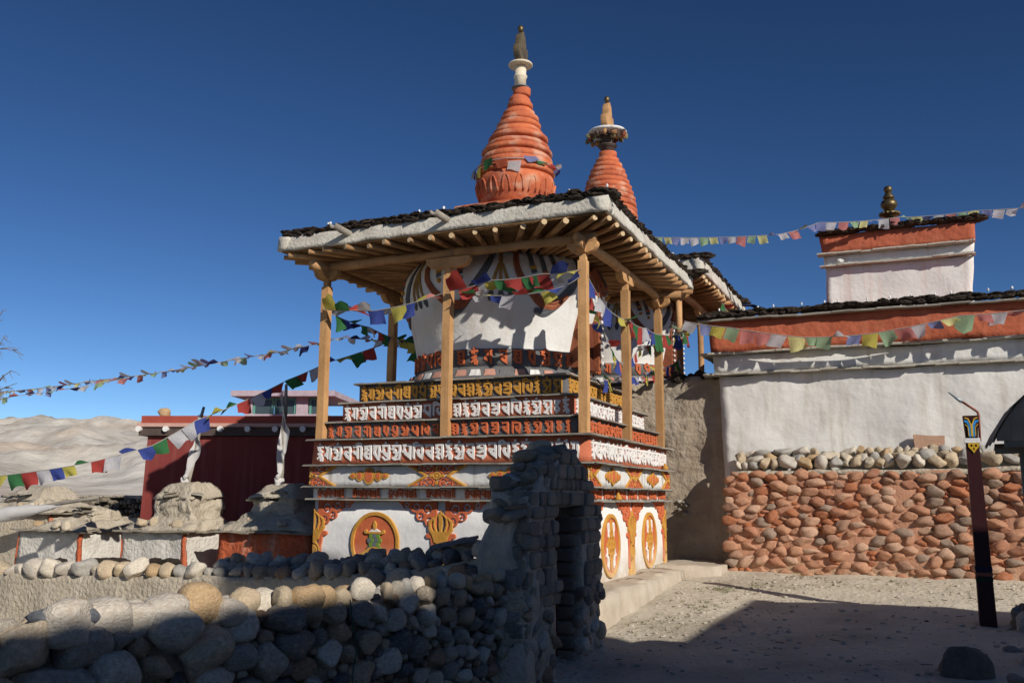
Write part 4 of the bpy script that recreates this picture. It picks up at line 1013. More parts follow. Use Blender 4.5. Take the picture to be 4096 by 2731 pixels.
fn = thing('roof_finial', 'tarnished brass finial of stacked balls above the rooftop room', 'finial', (3.42, 8.2, 6.85))
for nm, pr in (('lotus_foot', [(.05, 6.62), (.06, 6.93), (.15, 6.96), (.17, 7.0), (.15, 7.03), (.05, 7.06)]), ('lower_ball', [(.05, 7.05), (.08, 7.08), (.135, 7.15), (.14, 7.2), (.12, 7.26), (.06, 7.30)]),
               ('middle_bell', [(.05, 7.29), (.10, 7.32), (.095, 7.35), (.06, 7.40), (.05, 7.44)]), ('top_ball', [(.03, 7.42), (.06, 7.45), (.075, 7.5), (.06, 7.55), (.02, 7.575)])):
    MB().lathe([(r_*1.12, z_+.12) for r_, z_ in pr], (3.42, 8.2, 0), 28).build(nm, M['brass'], fn, True)
for k in range(14):
    a = 2*math.pi*k/14; put('lotus_petal', BEAD, fn, (3.42+.17*math.cos(a), 8.2+.17*math.sin(a), 7.115), None, (.033, .033, .035), M['brass'])

# ------------------------------------------------------------------ orange stone wall
ow = thing('painted_stone_wall', 'orange-washed river stone wall with loose pale stones along its top', 'stone wall', (4, 4.2, .4))
hexa([(.92, 4.035, .2), (7.5, 4.035, .2), (7.5, 4.5, .2), (.92, 4.5, .2), (.97, 4.065, 1.98), (7.5, 4.065, 2.06), (7.5, 4.5, 2.06), (.97, 4.5, 1.98)], (60, 4, 20), .05, 3, 12, .02, 10).build('mortar_core', M['mortar_orange'], ow, True)
rnd = random.Random(5)
st_list = pack(4.75, 1.60, .090, .030, 1.5, 20000, rnd, gap=.735)
st_list.sort(key=lambda t: -t[2])
rest = MB()
for i, (s, z, r) in enumerate(st_list):
    s = max(s, .05); pos = Vector((.87+s, 4.07+rnd.uniform(-.012, .02), .40+z*.985)); ro = (rnd.uniform(-.25, .25), rnd.gauss(0, .2), rnd.uniform(-.3, .3)); sc = (r*rnd.uniform(1.3, 1.75), r*1.15, r*rnd.uniform(.78, 1.05))
    if i < 300: put('stone', ORNG[rnd.randrange(8)], ow, pos, ro, sc)
    else:                                                  # the smallest fillers, too many to keep apart
        me = ORNG[rnd.randrange(8)]; mt = Matrix.Translation(pos) @ Euler(ro).to_matrix().to_4x4() @ Matrix.Diagonal((*sc, 1))
        rest.add([mt @ v.co for v in me.vertices], [tuple(p.vertices) for p in me.polygons])
if rest.v:
    o = rest.build('filler_stones', M['stone_orange'], ow, True); o['kind'] = 'stuff'
for i in range(11): put('stone', ORNG[i % 8], ow, (.93+rnd.uniform(-.01, .03), 4.28, .5+i*.14), (0, 0, R(90)), (.16, .08, .072))
hexa([(.93, 4.05, 1.95), (7.5, 4.05, 2.03), (7.5, 4.5, 2.03), (.93, 4.5, 1.95), (.95, 4.08, 2.02), (7.5, 4.08, 2.10), (7.5, 4.5, 2.10), (.95, 4.5, 2.02)], (60, 4, 1), .03, 3, 13, .012, 12).build('mud_bed', M['mud'], ow, True)
for row in range(3):
    x = .98
    while x < 5.6:
        w_ = rnd.uniform(.10, .30); h_ = rnd.uniform(.10, .20)*(1-.12*row)
        put('cap_stone', PALE[rnd.randrange(8)], ow, (x+w_/2, 4.16+row*.11+rnd.uniform(-.03, .03), 2.08+(x-.9)*.014+row*.085+h_*.34), (rnd.uniform(-.4, .4), rnd.uniform(-.5, .5), rnd.uniform(0, 3)), (w_*.58, w_*.5, h_*.62))
        x += w_*rnd.uniform(.85, 1.05)
hexa([(3.62, 4.36, 2.25), (4.0, 4.36, 2.25), (4.0, 4.44, 2.25), (3.62, 4.44, 2.25), (3.6, 4.42, 2.56), (4.02, 4.42, 2.54), (4.02, 4.47, 2.54), (3.6, 4.47, 2.56)], (3, 1, 3), .02, 4, 3).build('upright_slab', mat('pink_sandstone', (.46, .28, .19, 1), (.38, .23, .15, 1), 5), ow)

# ------------------------------------------------------------------ gateway in the lane
gw = thing('gateway', 'dark mud-brick gateway with arched top and narrow open doorway in shade', 'gateway', (.5, -2.4, .05))
rnd = random.Random(31)
def gtop(y): return float(np.interp(y, (-3.75, -3.45, -3.2, -2.9, -2.6, -2.3, -2.0, -1.8, -1.6, -1.45), (1.15, 1.5, 1.72, 1.92, 2.02, 2.02, 1.93, 1.80, 1.58, 1.36)))
# mud core of the two jambs and the arch
def core(y0, y1, z0, seed):
    zt0, zt1 = gtop(y0)-.05, gtop(y1)-.05
    hexa([(.26, y0, z0), (.635, y0, z0), (.635, y1, z0), (.26, y1, z0), (.34, y0, zt0), (.625, y0, zt0), (.625, y1, zt1), (.34, y1, zt1)], (5, 10, 22), .03, 3, seed, .02, 12).build('mud_core', M['mud_dark'], gw, True)
core(-3.38, -2.72, -.1, 1); core(-2.04, -1.50, -.1, 2)
for i in range(4): core(-2.76+i*.18, -2.56+i*.18, 1.56, 3+i)
# rounded mud-plaster buttress at the near end
hexa([(.12, -3.66, -.1), (.64, -3.56, -.1), (.64, -3.3, -.1), (.06, -3.2, -.1), (.33, -3.46, 1.60), (.58, -3.44, 1.60), (.60, -3.0, 1.84), (.30, -3.0, 1.84)], (8, 6, 24), .08, 2.8, 7, .035, 9).build('mud_buttress', M['mud_dark'], gw, True)
def brick(y, z, w_, h_, x=.60, rz=90, nm='mud_brick'):
    put(nm, BRK[rnd.randrange(6)], gw, (x-.02+rnd.uniform(-.022, .012), y, z), (rnd.uniform(-.05, .05), rnd.uniform(-.06, .06), R(rz)+rnd.uniform(-.06, .06)), (w_/2*1.0, .085, h_/2*1.0))
z = .72
row = 0
while z < 2.0:
    h_ = rnd.uniform(.095, .15)
    y = -3.42 + (row % 2)*.08
    while y < -1.5:
        w_ = rnd.uniform(.11, .26)
        if y+w_ > -1.60: w_ = max(.06, -1.49-y)
        yc = y+w_/2
        if z+h_/2 < gtop(yc)+.02 and not (-2.70 < yc < -2.03 and z < 1.50): brick(yc, z, w_, h_)
        y += w_+.006
    z += h_+.006; row += 1
for i in range(10):                                        # reveal bricks of the far jamb
    brick(-2.03, .12+i*.135, .32, .12, .44, 0, 'reveal_brick')
    brick(-2.735, .12+i*.135, .32, .12, .44, 0, 'reveal_brick')
for i in range(9): brick(-3.43+i*.012+rnd.uniform(-.03, .02), .80+i*.115, rnd.uniform(.13, .2), .12, .40+.14*(i % 2), rnd.uniform(-20, 20), 'end_brick')
for i, y in enumerate(np.linspace(-3.5, -1.47, 40)):      # rubble and stones along the sloping crown
    for q in range(2):
        put('crown_stone' if i % 3 else 'mud_lump', ROUND[rnd.randrange(10)] if i % 3 else BRK[rnd.randrange(6)], gw, (.40+q*.14+rnd.uniform(-.04, .04), y, gtop(y)+.0+rnd.uniform(-.03, .03)), (rnd.uniform(-.4, .4), rnd.uniform(-.4, .4), rnd.uniform(0, 3)), (rnd.uniform(.06, .12), rnd.uniform(.05, .09), rnd.uniform(.03, .05)), M['mud_dark'] if rnd.random() < .7 else None)
for (y, zz, r) in ((-2.62, 2.06, .12), (-2.40, 2.05, .10), (-2.95, 1.96, .12), (-3.25, 1.76, .10), (-3.10, 1.86, .08)):
    put('crown_stone', ROUND[int(r*90) % 10], gw, (.42, y, zz), (.2, .1, y), (r, r*.8, r*.5))
st_list = [t for t in pack(1.98, .78, .085, .03, 1.25, 4000, rnd, gap=.82) if not (.72 < t[0] < 1.40)]
for (s, zz, r) in st_list: put('stone', ROUND[rnd.randrange(10)], gw, (.60+rnd.uniform(-.01, .02), -3.44+s, .0+zz), (rnd.uniform(-.3, .3), rnd.uniform(-.2, .2), R(90)), (r*1.25, r*.9, r))
for i in range(46):
    f = rnd.random(); zz = .35+1.35*rnd.random()**1.2; y_ = -3.60+.16*zz+rnd.uniform(-.02, .02); x_ = .20+.10*zz/1.6+f*(.40-.08*zz)
    r = rnd.uniform(.045, .085); lump = zz > .95
    put('mud_lump' if lump else 'stone', (BRK if lump else ROUND)[rnd.randrange(6)], gw, (x_, y_, zz), (rnd.uniform(-.25, .25), rnd.uniform(-.2, .2), rnd.uniform(-.3, .3)), (r*1.5, r*.8, r*(.75 if lump else .95)))
for sx, yy in ((0, -2.70), (1, -2.05)): MB().box((.36, yy+.05*(1-2*sx), .78), (.10, .07, 1.5)).build('door_post', M['darkwood'], gw)
MB().box((.36, -2.375, 1.52), (.14, .80, .07)).build('lintel', M['greywood'], gw)
MB().tube(log_pts((.55, -2.85, 1.545), (.55, -1.95, 1.55), 3), .035, 8).build('lintel_log', M['greywood'], gw, True)
MB().box((.30, -2.375, .76), (.04, .60, 1.42)).build('door_leaf', M['darkwood'], gw)

# ------------------------------------------------------------------ near lane wall of river stones
nw = thing('lane_wall', 'rough wall of large river stones in the foreground, sunlit along its top', 'stone wall', (.1, -5.6, 0))
def wl(s): return Vector((.52-.80*s/4.3, -3.50-4.15*s/4.3, 0))
P0, P1 = wl(-.1), wl(5.2); ux = (P1-P0).normalized(); nx_ = Vector((-ux.y, ux.x, 0))      # nx_ points to the lane (+X)
if nx_.x < 0: nx_ = -nx_
c8 = [P0+nx_*-.05-nx_*.42, P1-nx_*.47, P1-nx_*.05, P0-nx_*.05]
low = [Vector((p.x, p.y, -.1)) for p in c8]; top = [Vector((p.x, p.y, z_)) for p, z_ in zip(c8, (.90, .84, .84, .90))]
top[2] -= nx_*.04; top[3] -= nx_*.04
hexa([low[3], low[2], low[1], low[0], top[3], top[2], top[1], top[0]], (40, 4, 12), .04, 3, 15, .02, 10).build('mud_core', M['mud_dark'], nw, True)
rnd = random.Random(77)
sizef = lambda s: float(np.interp(s, (0, 1.2, 2.4, 3.6, 5), (.56, .68, .92, 1.2, 1.3)))
ang = math.atan2(ux.y, ux.x)
st_list = pack(5.2, .88, .12, .032, 1.28, 9000, rnd, sizef, .80)
st_list.sort(key=lambda t: -t[2])
for (s, z, r) in st_list[:340]:
    p = wl(s) + nx_*(rnd.uniform(-.03, .02)-.04*z); p.z = z+.02
    put('stone', ROUND[rnd.randrange(10)], nw, p, (rnd.uniform(-.3, .3), rnd.gauss(0, .22), ang+rnd.uniform(-.3, .3)), (r*1.26, r*.95, r*.97))
s = .02
while s < 5.0:                                             # cap stones, two deep
    k = sizef(s)
    for q in range(2):
        w_ = rnd.uniform(.16, .27)*k
        p = wl(s+rnd.uniform(-.03, .03)) - nx_*(.08+q*.2+rnd.uniform(-.04, .04)); hh = rnd.uniform(.075, .115)*k
        p.z = float(np.interp(s, (0, 1.5, 2.6, 5), (.92, .89, .89, .86)))+hh*.72-.05*q+rnd.uniform(-.01, .03)
        put('cap_stone', (RPALE if rnd.random() < .86 else ROUND)[rnd.randrange(8)], nw, p, (rnd.uniform(-.3, .3), rnd.uniform(-.3, .3), ang+rnd.uniform(-.5, .5)), (w_*.50, w_*.44, hh))
    s += w_*rnd.uniform(.92, 1.05)
p = wl(3.75) - nx_*.1
put('slate_block', rock_mesh('slate_block', 3, .12, 1.4, 99, M['slab_dark'], sharp=9), nw, (p.x, p.y, 1.0), (.1, -.12, ang+.2), (.20, .13, .075))
tw = [wl(1.95)+nx_*.10+Vector((0, 0, .95)), wl(1.97)+nx_*.15+Vector((0, 0, .80)), wl(1.93)+nx_*.16+Vector((0, 0, .66)), wl(1.98)+nx_*.17+Vector((0, 0, .50)), wl(1.95)+nx_*.16+Vector((0, 0, .38))]
MB().tube(tw, .004, 5).build('loose_twine', M['twine'], nw)

# ------------------------------------------------------------------ courtyard mud wall with stone coping
cw = thing('courtyard_wall', 'low mud wall with a row of stones on top, left half sunlit', 'wall', (-4, -2, 0))
def ctop(x): return float(np.interp(x, (-9.5, -7.4, -4.5, -2.5, -1.2, -.5, .3), (.50, .56, .66, .72, .86, 1.0, 1.12)))
rnd = random.Random(44)
cwm = hexa([(-9.5, -2.1, 0), (.3, -2.1, 0), (.3, -1.65, 0), (-9.5, -1.65, 0), (-9.5, -2.04, 1), (.3, -2.04, 1), (.3, -1.7, 1), (-9.5, -1.7, 1)], (110, 4, 12), 0)
for v in cwm.v:
    v.z = -.3 + v.z*(ctop(v.x)+.3)
    v += noise.noise_vector(v*2.2)*.045 + noise.noise_vector(v*8)*.018
cwm.build('mud_wall', M['mud'], cw, True)
x = -9.4
while x < .2:
    for q in range(1 if x < -4 else 3):
        w_ = rnd.uniform(.17, .30)*(1 if x < -4 else .8); hh = w_*rnd.uniform(.36, .5)
        put('coping_stone', (rnd.choice((PALE, RPALE)) if (x < -4 and rnd.random() < .85) else ROUND)[rnd.randrange(8)], cw, (x+w_/2+rnd.uniform(-.03, .03), -1.98+q*.14+rnd.uniform(-.02, .02), ctop(x)+hh*.7+(0 if q < 2 else .10)+(.04 if q == 1 else 0)), (rnd.uniform(-.5, .5), rnd.uniform(-.5, .5), rnd.uniform(0, 3)), (w_*.54, w_*.46, hh))
    x += w_*rnd.uniform(.9, 1.05)
for (xx) in (-6.6, -5.9, -5.55, -4.95, -4.7): put('dung_cake', CLOD[int(-xx*10) % 6], cw, (xx, -1.8, ctop(xx)+.15), (.2, .1, xx), (.12, .08, .04))
for i in range(40):                                        # stones showing in the face by the gate
    x = rnd.uniform(-1.9, .2); zz = rnd.uniform(.25, ctop(x)-.02)
    r = rnd.uniform(.05, .10); put('face_stone', ROUND[rnd.randrange(10)], cw, (x, -2.06, zz), (rnd.uniform(-.3, .3), rnd.uniform(-.3, .3), 0), (r*1.3, r*.7, r))
for (xx) in (-.95, -.7, -.2): put('coping_slab', SLABS[2], cw, (xx, -1.9, ctop(xx)+.2), (.1, -.2, .2), (.26, .2, .03), M['slab_dark'])

# ------------------------------------------------------------------ ruined chortens on the left
def ruin(label, x0, x1, y0, y1, zb, zt, body_m, corner_m, tower=None, seed=0, cap_h=.22):
    t = thing('ruined_chorten', label, 'chorten', ((x0+x1)/2, (y0+y1)/2, zb), 'crumbling mud chortens')
    rnd = random.Random(seed)
    hexa(rect8(x0, x1, y0, y1, zb-.6, zt, .03, .03), (16, 14, 12), .04, 3.2, seed, .02, 10).build('plastered_base', body_m, t, True)
    if corner_m:
        hexa(rect8(x1-.10, x1+.012, y0-.012, y0+.10, zb-.6, zt-.02, .03, .03), (3, 3, 12), .03, 3.2, seed, .02, 10).build('painted_corner', corner_m, t, True)
        hexa(rect8(x0-.012, x0+.05, y0-.012, y0+.10, zb-.6, zt-.02, .03, .03), (3, 3, 12), .03, 3.2, seed, .02, 10).build('painted_corner', corner_m, t, True)
    n = max(3, int((x1-x0)/.3))
    for i in range(n):
        w_ = (x1-x0+.16)/n
        put('slate_slab', SLABS[rnd.randrange(6)], t, (x0-.08+w_*(i+.5), y0+.03, zt+.015+rnd.uniform(-.012, .012)), (rnd.uniform(-.06, .06), rnd.uniform(-.05, .05), 0), (w_*1.06, .24, .026), M['mud'])
    for i in range(n):
        w_ = (y1-y0+.1)/n
        put('slate_slab', SLABS[rnd.randrange(6)], t, (x1-.05, y0+w_*(i+.5), zt+.017+rnd.uniform(-.012, .012)), (rnd.uniform(-.06, .06), rnd.uniform(-.05, .05), R(90)), (w_*1.06, .22, .026), M['mud'])
    tx = tower or ((x0+x1)/2-.3, (x0+x1)/2+.3, zt+.2, zt+.45)
    # eroded sloping shoulder
    hexa([(x0-.02, y0, zt+.02), (x1+.02, y0, zt+.02), (x1+.02, y1, zt+.02), (x0-.02, y1, zt+.02), (tx[0]-.12, y0+.32, zt+cap_h), (tx[1]+.12, y0+.32, zt+cap_h), (tx[1]+.12, y1-.25, zt+cap_h), (tx[0]-.12, y1-.25, zt+cap_h)], (14, 10, 6), .08, 3, seed+1, .045, 9).build('eroded_shoulder', M['mud'], t, True)
    cyy = (y0+y1)/2+.05; hwid = (tx[1]-tx[0])/2
    hexa([(tx[0], cyy-hwid, zt+cap_h-.06), (tx[1], cyy-hwid, zt+cap_h-.06), (tx[1], cyy+hwid, zt+cap_h-.06), (tx[0], cyy+hwid, zt+cap_h-.06), (tx[0]+.03, cyy-hwid+.03, tx[2]), (tx[1]-.03, cyy-hwid+.03, tx[2]), (tx[1]-.03, cyy+hwid-.03, tx[2]), (tx[0]+.03, cyy+hwid-.03, tx[2])], (12, 12, 10), .07, 3.5, seed+2, .05, 10).build('mud_tower', M['mud'], t, True)
    hexa([(tx[0], cyy-hwid, tx[2]-.02), (tx[1], cyy-hwid, tx[2]-.02), (tx[1], cyy+hwid, tx[2]-.02), (tx[0], cyy+hwid, tx[2]-.02), (tx[0]+hwid*.4, cyy-hwid*.5, tx[3]), (tx[1]-hwid*.4, cyy-hwid*.5, tx[3]), (tx[1]-hwid*.4, cyy+hwid*.5, tx[3]), (tx[0]+hwid*.4, cyy+hwid*.5, tx[3])], (10, 10, 5), .05, 3.5, seed+3, .03, 10).build('mud_cap', M['mud'], t, True)
    for i in range(7):
        a = rnd.uniform(-.5, 3.5)
        put('projecting_slab', SLABS[rnd.randrange(6)], t, ((tx[0]+tx[1])/2+rnd.uniform(-1, 1)*hwid, cyy-hwid*rnd.uniform(.6, 1.05), tx[2]+rnd.uniform(-.05, .1)), (rnd.uniform(-.2, .2), rnd.uniform(-.15, .15), rnd.uniform(0, 3)), (rnd.uniform(.14, .26), .18, .022), M['mud'] if i % 3 else M['slate'])
    for i in range(6):
        put('loose_stone', PALE[rnd.randrange(8)], t, (rnd.uniform(x0+.2, x1-.1), y0+rnd.uniform(.05, .3), zt+cap_h*.5+rnd.uniform(0, .05)), (rnd.random(), rnd.random(), 0), (.10, .08, .05))
    return t
RW = mat('peeling_white_wash', (.64, .615, .56, 1), (.48, .45, .39, 1), 5, .95, .8, 18, stain=(.55, .52, .46, 1), stain_scale=(7, 7, .6), stain_amt=.8, bdist=.04)
RO = mat('peeling_orange_wash', (.50, .115, .045, 1), (.38, .09, .04, 1), 5, .95, .9, 14, stain=(.44, .30, .22, 1), stain_scale=(5, 5, .8), stain_amt=.75, bdist=.05)
ruin('low whitewashed mud chorten with red corner stripe, leftmost intact base', -11.0, -9.45, 1.0, 2.5, .3, .96, RW, RO, (-10.35, -9.75, 1.28, 1.36), 3, .2)
ruin('whitewashed mud chorten stub with a square tower carrying a pole', -8.55, -7.15, 1.0, 2.2, .3, 1.0, RW, RO, (-8.12, -7.3, 1.56, 1.80), 5, .22)
ruin('orange-painted mud chorten stub beside the stupa, half in shade', -6.52, -4.75, 1.0, 2.5, .3, 1.03, RO, None, (-6.22, -5.3, 1.56, 1.78), 8, .28)
r0 = ruin('farther rounded mud chorten with red stripe at the left edge', -14.6, -12.6, 3.0, 4.4, .3, 1.2, M['mud'], RO, (-14.3, -13.2, 1.5, 1.75), 12, .25)

def flagpole(label, base, top, seed):
    t = thing('prayer_flagpole', label, 'flagpole', base, 'upright poles wrapped in white cloth')
    b0, t0 = Vector(base), Vector(top)
    MB().tube(log_pts(b0, t0, seed, 8, .03), [.03]*7+[.022], 8).build('pole', M['greywood'], t, True)
    b = MB(); n = 26; rnd = random.Random(seed)
    for i in range(n):                                     # narrow cloth fixed along the pole, bulging to one side
        f = i/(n-1); p = b0.lerp(t0, .14+.74*f)
        wv = .05+.12*math.sin(math.pi*min(1, f*1.05))**.7*(.75+.5*noise.noise(Vector((f*5, seed, 0))))
        sw = .06*math.sin(f*9+seed)
        for k in range(5):
            q = k/4; b.v.append(p+Vector((-.04+q*wv+sw*q*.6, -.045-.05*math.sin(q*math.pi+f*6), .03*math.sin(f*20+k))))
    for i in range(n-1):
        for k in range(4): b.f.append((i*5+k, i*5+k+1, (i+1)*5+k+1, (i+1)*5+k))
    b.build('white_cloth', M['cloth_white'], t, True)
    for k in range(3): put('pole_binding', PALE[k], t, b0+Vector((rnd.uniform(-.03, .03), -.03, .06+.07*k)), (k, 0, k), (.08, .07, .05), M['cloth_white'])
    return t
flagpole('wooden pole wrapped in torn white cloth on the middle chorten stub', (-7.80, 1.66, 1.72), (-7.50, 1.62, 3.10), 4)
flagpole('wooden pole with long grey-white cloth on the orange chorten stub', (-5.92, 1.76, 1.72), (-5.86, 1.7, 3.42), 9)
fp = thing('fallen_flagpole', 'fallen pole with white cloth bundle lying across the left mud chortens', 'flagpole', (-12.2, 2.6, 1.2))
MB().tube(log_pts((-14.2, 2.35, 1.08), (-11.05, 2.75, 1.55), 2, 8), .035, 8).build('pole', M['greywood'], fp, True)
b = MB(); n = 22
for i in range(n):
    f = i/(n-1); p = Vector((-13.9, 2.2, 1.08)).lerp(Vector((-11.75, 2.5, 1.38)), f); r = .17*math.sin(math.pi*min(1, f*1.02+.03))**.6*(1-.55*f)+.015
    for k in range(12):
        q = 2*math.pi*k/12; rr2 = r*(1+.25*noise.noise(Vector((f*6, k*.7, 1))))
        b.v.append(p+Vector((.02*math.sin(k*3+i), math.cos(q)*rr2*.8, math.sin(q)*rr2)))
for i in range(n-1):
    for k in range(12): b.f.append((i*12+k, i*12+(k+1) % 12, (i+1)*12+(k+1) % 12, (i+1)*12+k))
b.build('white_cloth', M['cloth_white'], fp, True)
MB().tube([(-13.95, 2.1, 1.1), (-14.05, 2.0, .9), (-14.0, 2.0, .75)], [.06, .05, .02], 8).build('yellow_fringe', FM['yellow'], fp, True)

# ------------------------------------------------------------------ low store with stacked firewood, far left
sh = thing('low_storehouse', 'low white wall topped with a stack of firewood, far left', 'storehouse', (-14, 5.4, .4))
hexa(rect8(-17.5, -11.6, 5.1, 7.5, -.3, 1.14, 0, 0), (30, 6, 6), .04, 2, 5, .015, 9).build('white_wall', M['house_white'], sh, True)
rnd = random.Random(9)
FWD = [mesh_from('firewood_stick', *(lambda b: (b.v, b.f))(MB().tube(log_pts((0, -.22, 0), (0, .22, .01), k, 4, .02), .035, 7)), M['firewood']) for k in range(4)]
for i in range(260):
    x = rnd.uniform(-16.6, -11.6); z = 1.18+.30*(i % 7)/6+rnd.uniform(-.015, .015)
    put('firewood_stick', FWD[i % 4], sh, (x, 5.15+rnd.uniform(-.06, .06), z), (rnd.uniform(-.12, .12), 0, rnd.uniform(-.4, .4)), (rnd.uniform(.7, 1.5),)*3)
hexa(rect8(-16.8, -11.5, 5.0, 7.4, 1.52, 1.58), (24, 4, 1), .03, 2, 6).build('flat_roof', M['mud'], sh, True)

# ------------------------------------------------------------------ maroon house and its glazed lantern
RA = Vector((-10.04, 2.69, 0)); rd = Vector((.941, .337, 0)); rn = Vector((-.337, .941, 0))
rh = thing('maroon_house', 'dark maroon flat-roofed house with row of white beam ends under its parapet', 'house', RA+rd*3+rn*2)
def rbox(name, s0, s1, n0, n1, z0, z1, m_, par=rh, bat=0):
    q = [RA+rd*s0+rn*n0, RA+rd*s1+rn*n0, RA+rd*s1+rn*n1, RA+rd*s0+rn*n1]
    low = [Vector((p.x, p.y, z0)) for p in q]; top = [Vector((p.x, p.y, z1)) for p in q]
    if bat: top = [p+rd*bat*(1 if i in (0, 3) else -1)+rn*bat*(1 if i < 2 else -1) for i, p in enumerate(top)]
    return hexa(low+top, (10, 6, 4), .006, 1.2, 3).build(name, m_, par)
rbox('wall', .10, 6.4, 0, 6, -.3, 2.71, M['redhouse'], rh, .04)
rbox('timber_band', .0, 6.5, -.06, 6.05, 2.72, 2.88, M['darktrim']); rbox('pink_cornice', -.03, 6.53, -.10, 6.1, 2.885, 2.955, M['pinktrim']); rbox('parapet', .03, 6.47, -.04, 6.0, 2.96, 3.10, M['redtrim'])
endm = mesh_from('beam_end', *(lambda b: (b.v, b.f))(MB().tube([(0, 0, 0), (0, -.07, 0)], .055, 14)), M['purewhite'])
for i in range(12): put('beam_end', endm, rh, RA+rd*(.02+i*.535)+rn*-.06+Vector((0, 0, 2.845)), (0, 0, math.atan2(.337, .941)))
rs = put('roof_stone', PALE[3], None, RA+rd*.33+rn*.25+Vector((0, 0, 3.18)), (.3, .2, .5), (.14, .11, .11)); tag(rs, 'pale lump of stone on the parapet of the maroon house', 'stone')
lt = thing('roof_lantern', 'lilac glazed roof lantern with overhanging slab on the maroon house', 'roof lantern', RA+rd*1.5+rn*4+Vector((0, 0, 3.1)))
RA2 = RA
rbox('roof_slab', .28, 2.75, 3.75, 6.2, 3.90, 4.03, M['lilac'], lt); rbox('sill_wall', .55, 2.5, 4.0, 6.0, 3.05, 3.5, M['lilac'], lt)
for s0, s1 in ((.55, .72), (1.78, 2.06), (2.42, 2.5)): rbox('pier', s0, s1, 4.0, 4.2, 3.5, 3.9, M['lilac'], lt)
for s0, s1 in ((.74, 1.22), (1.26, 1.76), (2.10, 2.40)):
    w_ = rbox('window', s0, s1, 4.06, 4.09, 3.5, 3.9, M['glassdark'], lt)
    for a, b_ in ((s0-.01, s0+.04), (s1-.04, s1+.01)): rbox('window_frame', a, b_, 4.03, 4.055, 3.5, 3.9, M['greenframe'], lt)
    rbox('window_frame', s0, s1, 4.035, 4.057, 3.84, 3.9, M['greenframe'], lt)

# ------------------------------------------------------------------ painted pole with bent pipe
pp = thing('painted_pole', 'maroon square wooden pole, darkened as if shaded, with painted head and bent metal pipe', 'pole', (4.21, .75, .3))
def pbox(name, z0, z1, w0, w1, m_, out_=0):
    f = lambda z: Vector((4.21+(-.02)*(z-.3)/2.2, .75, z))
    a, c_ = f(z0), f(z1)
    return hexa([a+Vector(q) for q in ((-w0,-w0,0),(w0,-w0,0),(w0,w0,0),(-w0,w0,0))]+[c_+Vector(q) for q in ((-w1,-w1,0),(w1,-w1,0),(w1,w1,0),(-w1,w1,0))], (2, 2, 6), .003, 2, 1).build(name, m_, pp)
pbox('shaft', .1, 2.22, .085, .064, M['maroonpole'])
for z0, z1, m_ in ((.86, .91, 'darkblue'), (.81, .845, 'rust'), (.76, .795, 'darkgreen')): pbox('painted_ring', z0, z1, .083, .0825, M[m_])
pbox('painted_head', 2.28, 2.52, .060, .075, M['maroonpole']); pbox('white_collar', 2.225, 2.275, .078, .078, M['purewhite'])
F = Field(-.08, .08, 0, .24, .006)
for sg in (-1, 1): F.seg([(sg*.018, .01), (sg*.018, .12), (sg*.04, .17), (sg*.062, .175)], (.011, .012, .014, .012))
put('blue_ornament', relief('blue_ornament', F.loops(), .004, M['skyblue'], .001), pp, (4.195, .679, 2.285), ROT_F)
F = Field(-.08, .08, 0, .24, .006)
for sg in (-1, 1): F.seg([(sg*.004, .01), (sg*.004, .13), (sg*.03, .20), (sg*.06, .21)], .006); F.seg([(sg*.033, .01), (sg*.036, .11), (sg*.062, .14)], .004)
put('yellow_ornament', relief('yellow_ornament', F.loops(), .005, M['yellowpaint'], .001), pp, (4.195, .678, 2.285), ROT_F)
F = Field(-.06, .06, -.12, 0, .006); F.poly([(-.055, 0), (.055, 0), (.05, -.05), (.02, -.08), (0, -.115), (-.02, -.08), (-.05, -.05)]); F.cutell(.022, -.03, .012, .014); F.cutell(-.022, -.03, .012, .014); F.cutell(0, -.065, .01, .012)
put('yellow_lappet', relief('yellow_lappet', F.loops(), .006, M['yellowpaint'], .001), pp, (4.20, .681, 2.222), ROT_F)
pz = MB().tube([(4.27, .72, 2.24), (4.275, .72, 2.52), (4.268, .72, 2.56), (4.24, .72, 2.585), (4.12, .72, 2.68)], .013, 8).build('bent_pipe', M['rust'], pp, True)
MB().tube([(4.12, .72, 2.68), (4.08, .72, 2.71), (3.99, .72, 2.79)], [.02, .018, .005], 8).build('pipe_sleeve', M['steel'], pp, True)

# ------------------------------------------------------------------ tin-roofed shed at the right edge
sd = thing('tin_shed', 'corner of a rusty tin-roofed shed with rough post at the right edge', 'shed', (5.0, -3.6, .0))
b = MB(); n = 26
for i in range(n+1):
    for j in range(9):
        u_ = i/n; v_ = (j/8)**1.8
        b.v.append(Vector((4.07+1.5*v_, -4.2+.95*u_, 1.97+.5*(1-math.exp(-v_*1.9/.3))+.010*math.cos(i*math.pi*.9)+.01*noise.noise(Vector((u_*6, v_*6, 2))))))
for i in range(n):
    for j in range(8): b.f.append((i*9+j, i*9+j+1, (i+1)*9+j+1, (i+1)*9+j))
k0 = len(b.v); b.v += [v-Vector((0, 0, .012)) for v in b.v[:k0]]; b.f += [tuple(k0+i for i in reversed(f)) for f in b.f[:]]
b.build('tin_roof', M['tin'], sd)
for yy in (-4.15, -3.35): MB().tube(log_pts((4.13, yy, 1.95), (5.5, yy, 1.97), 3), .035, 8).build('eave_beam', M['greywood'], sd, True)
rnd = random.Random(52)
x = 4.085
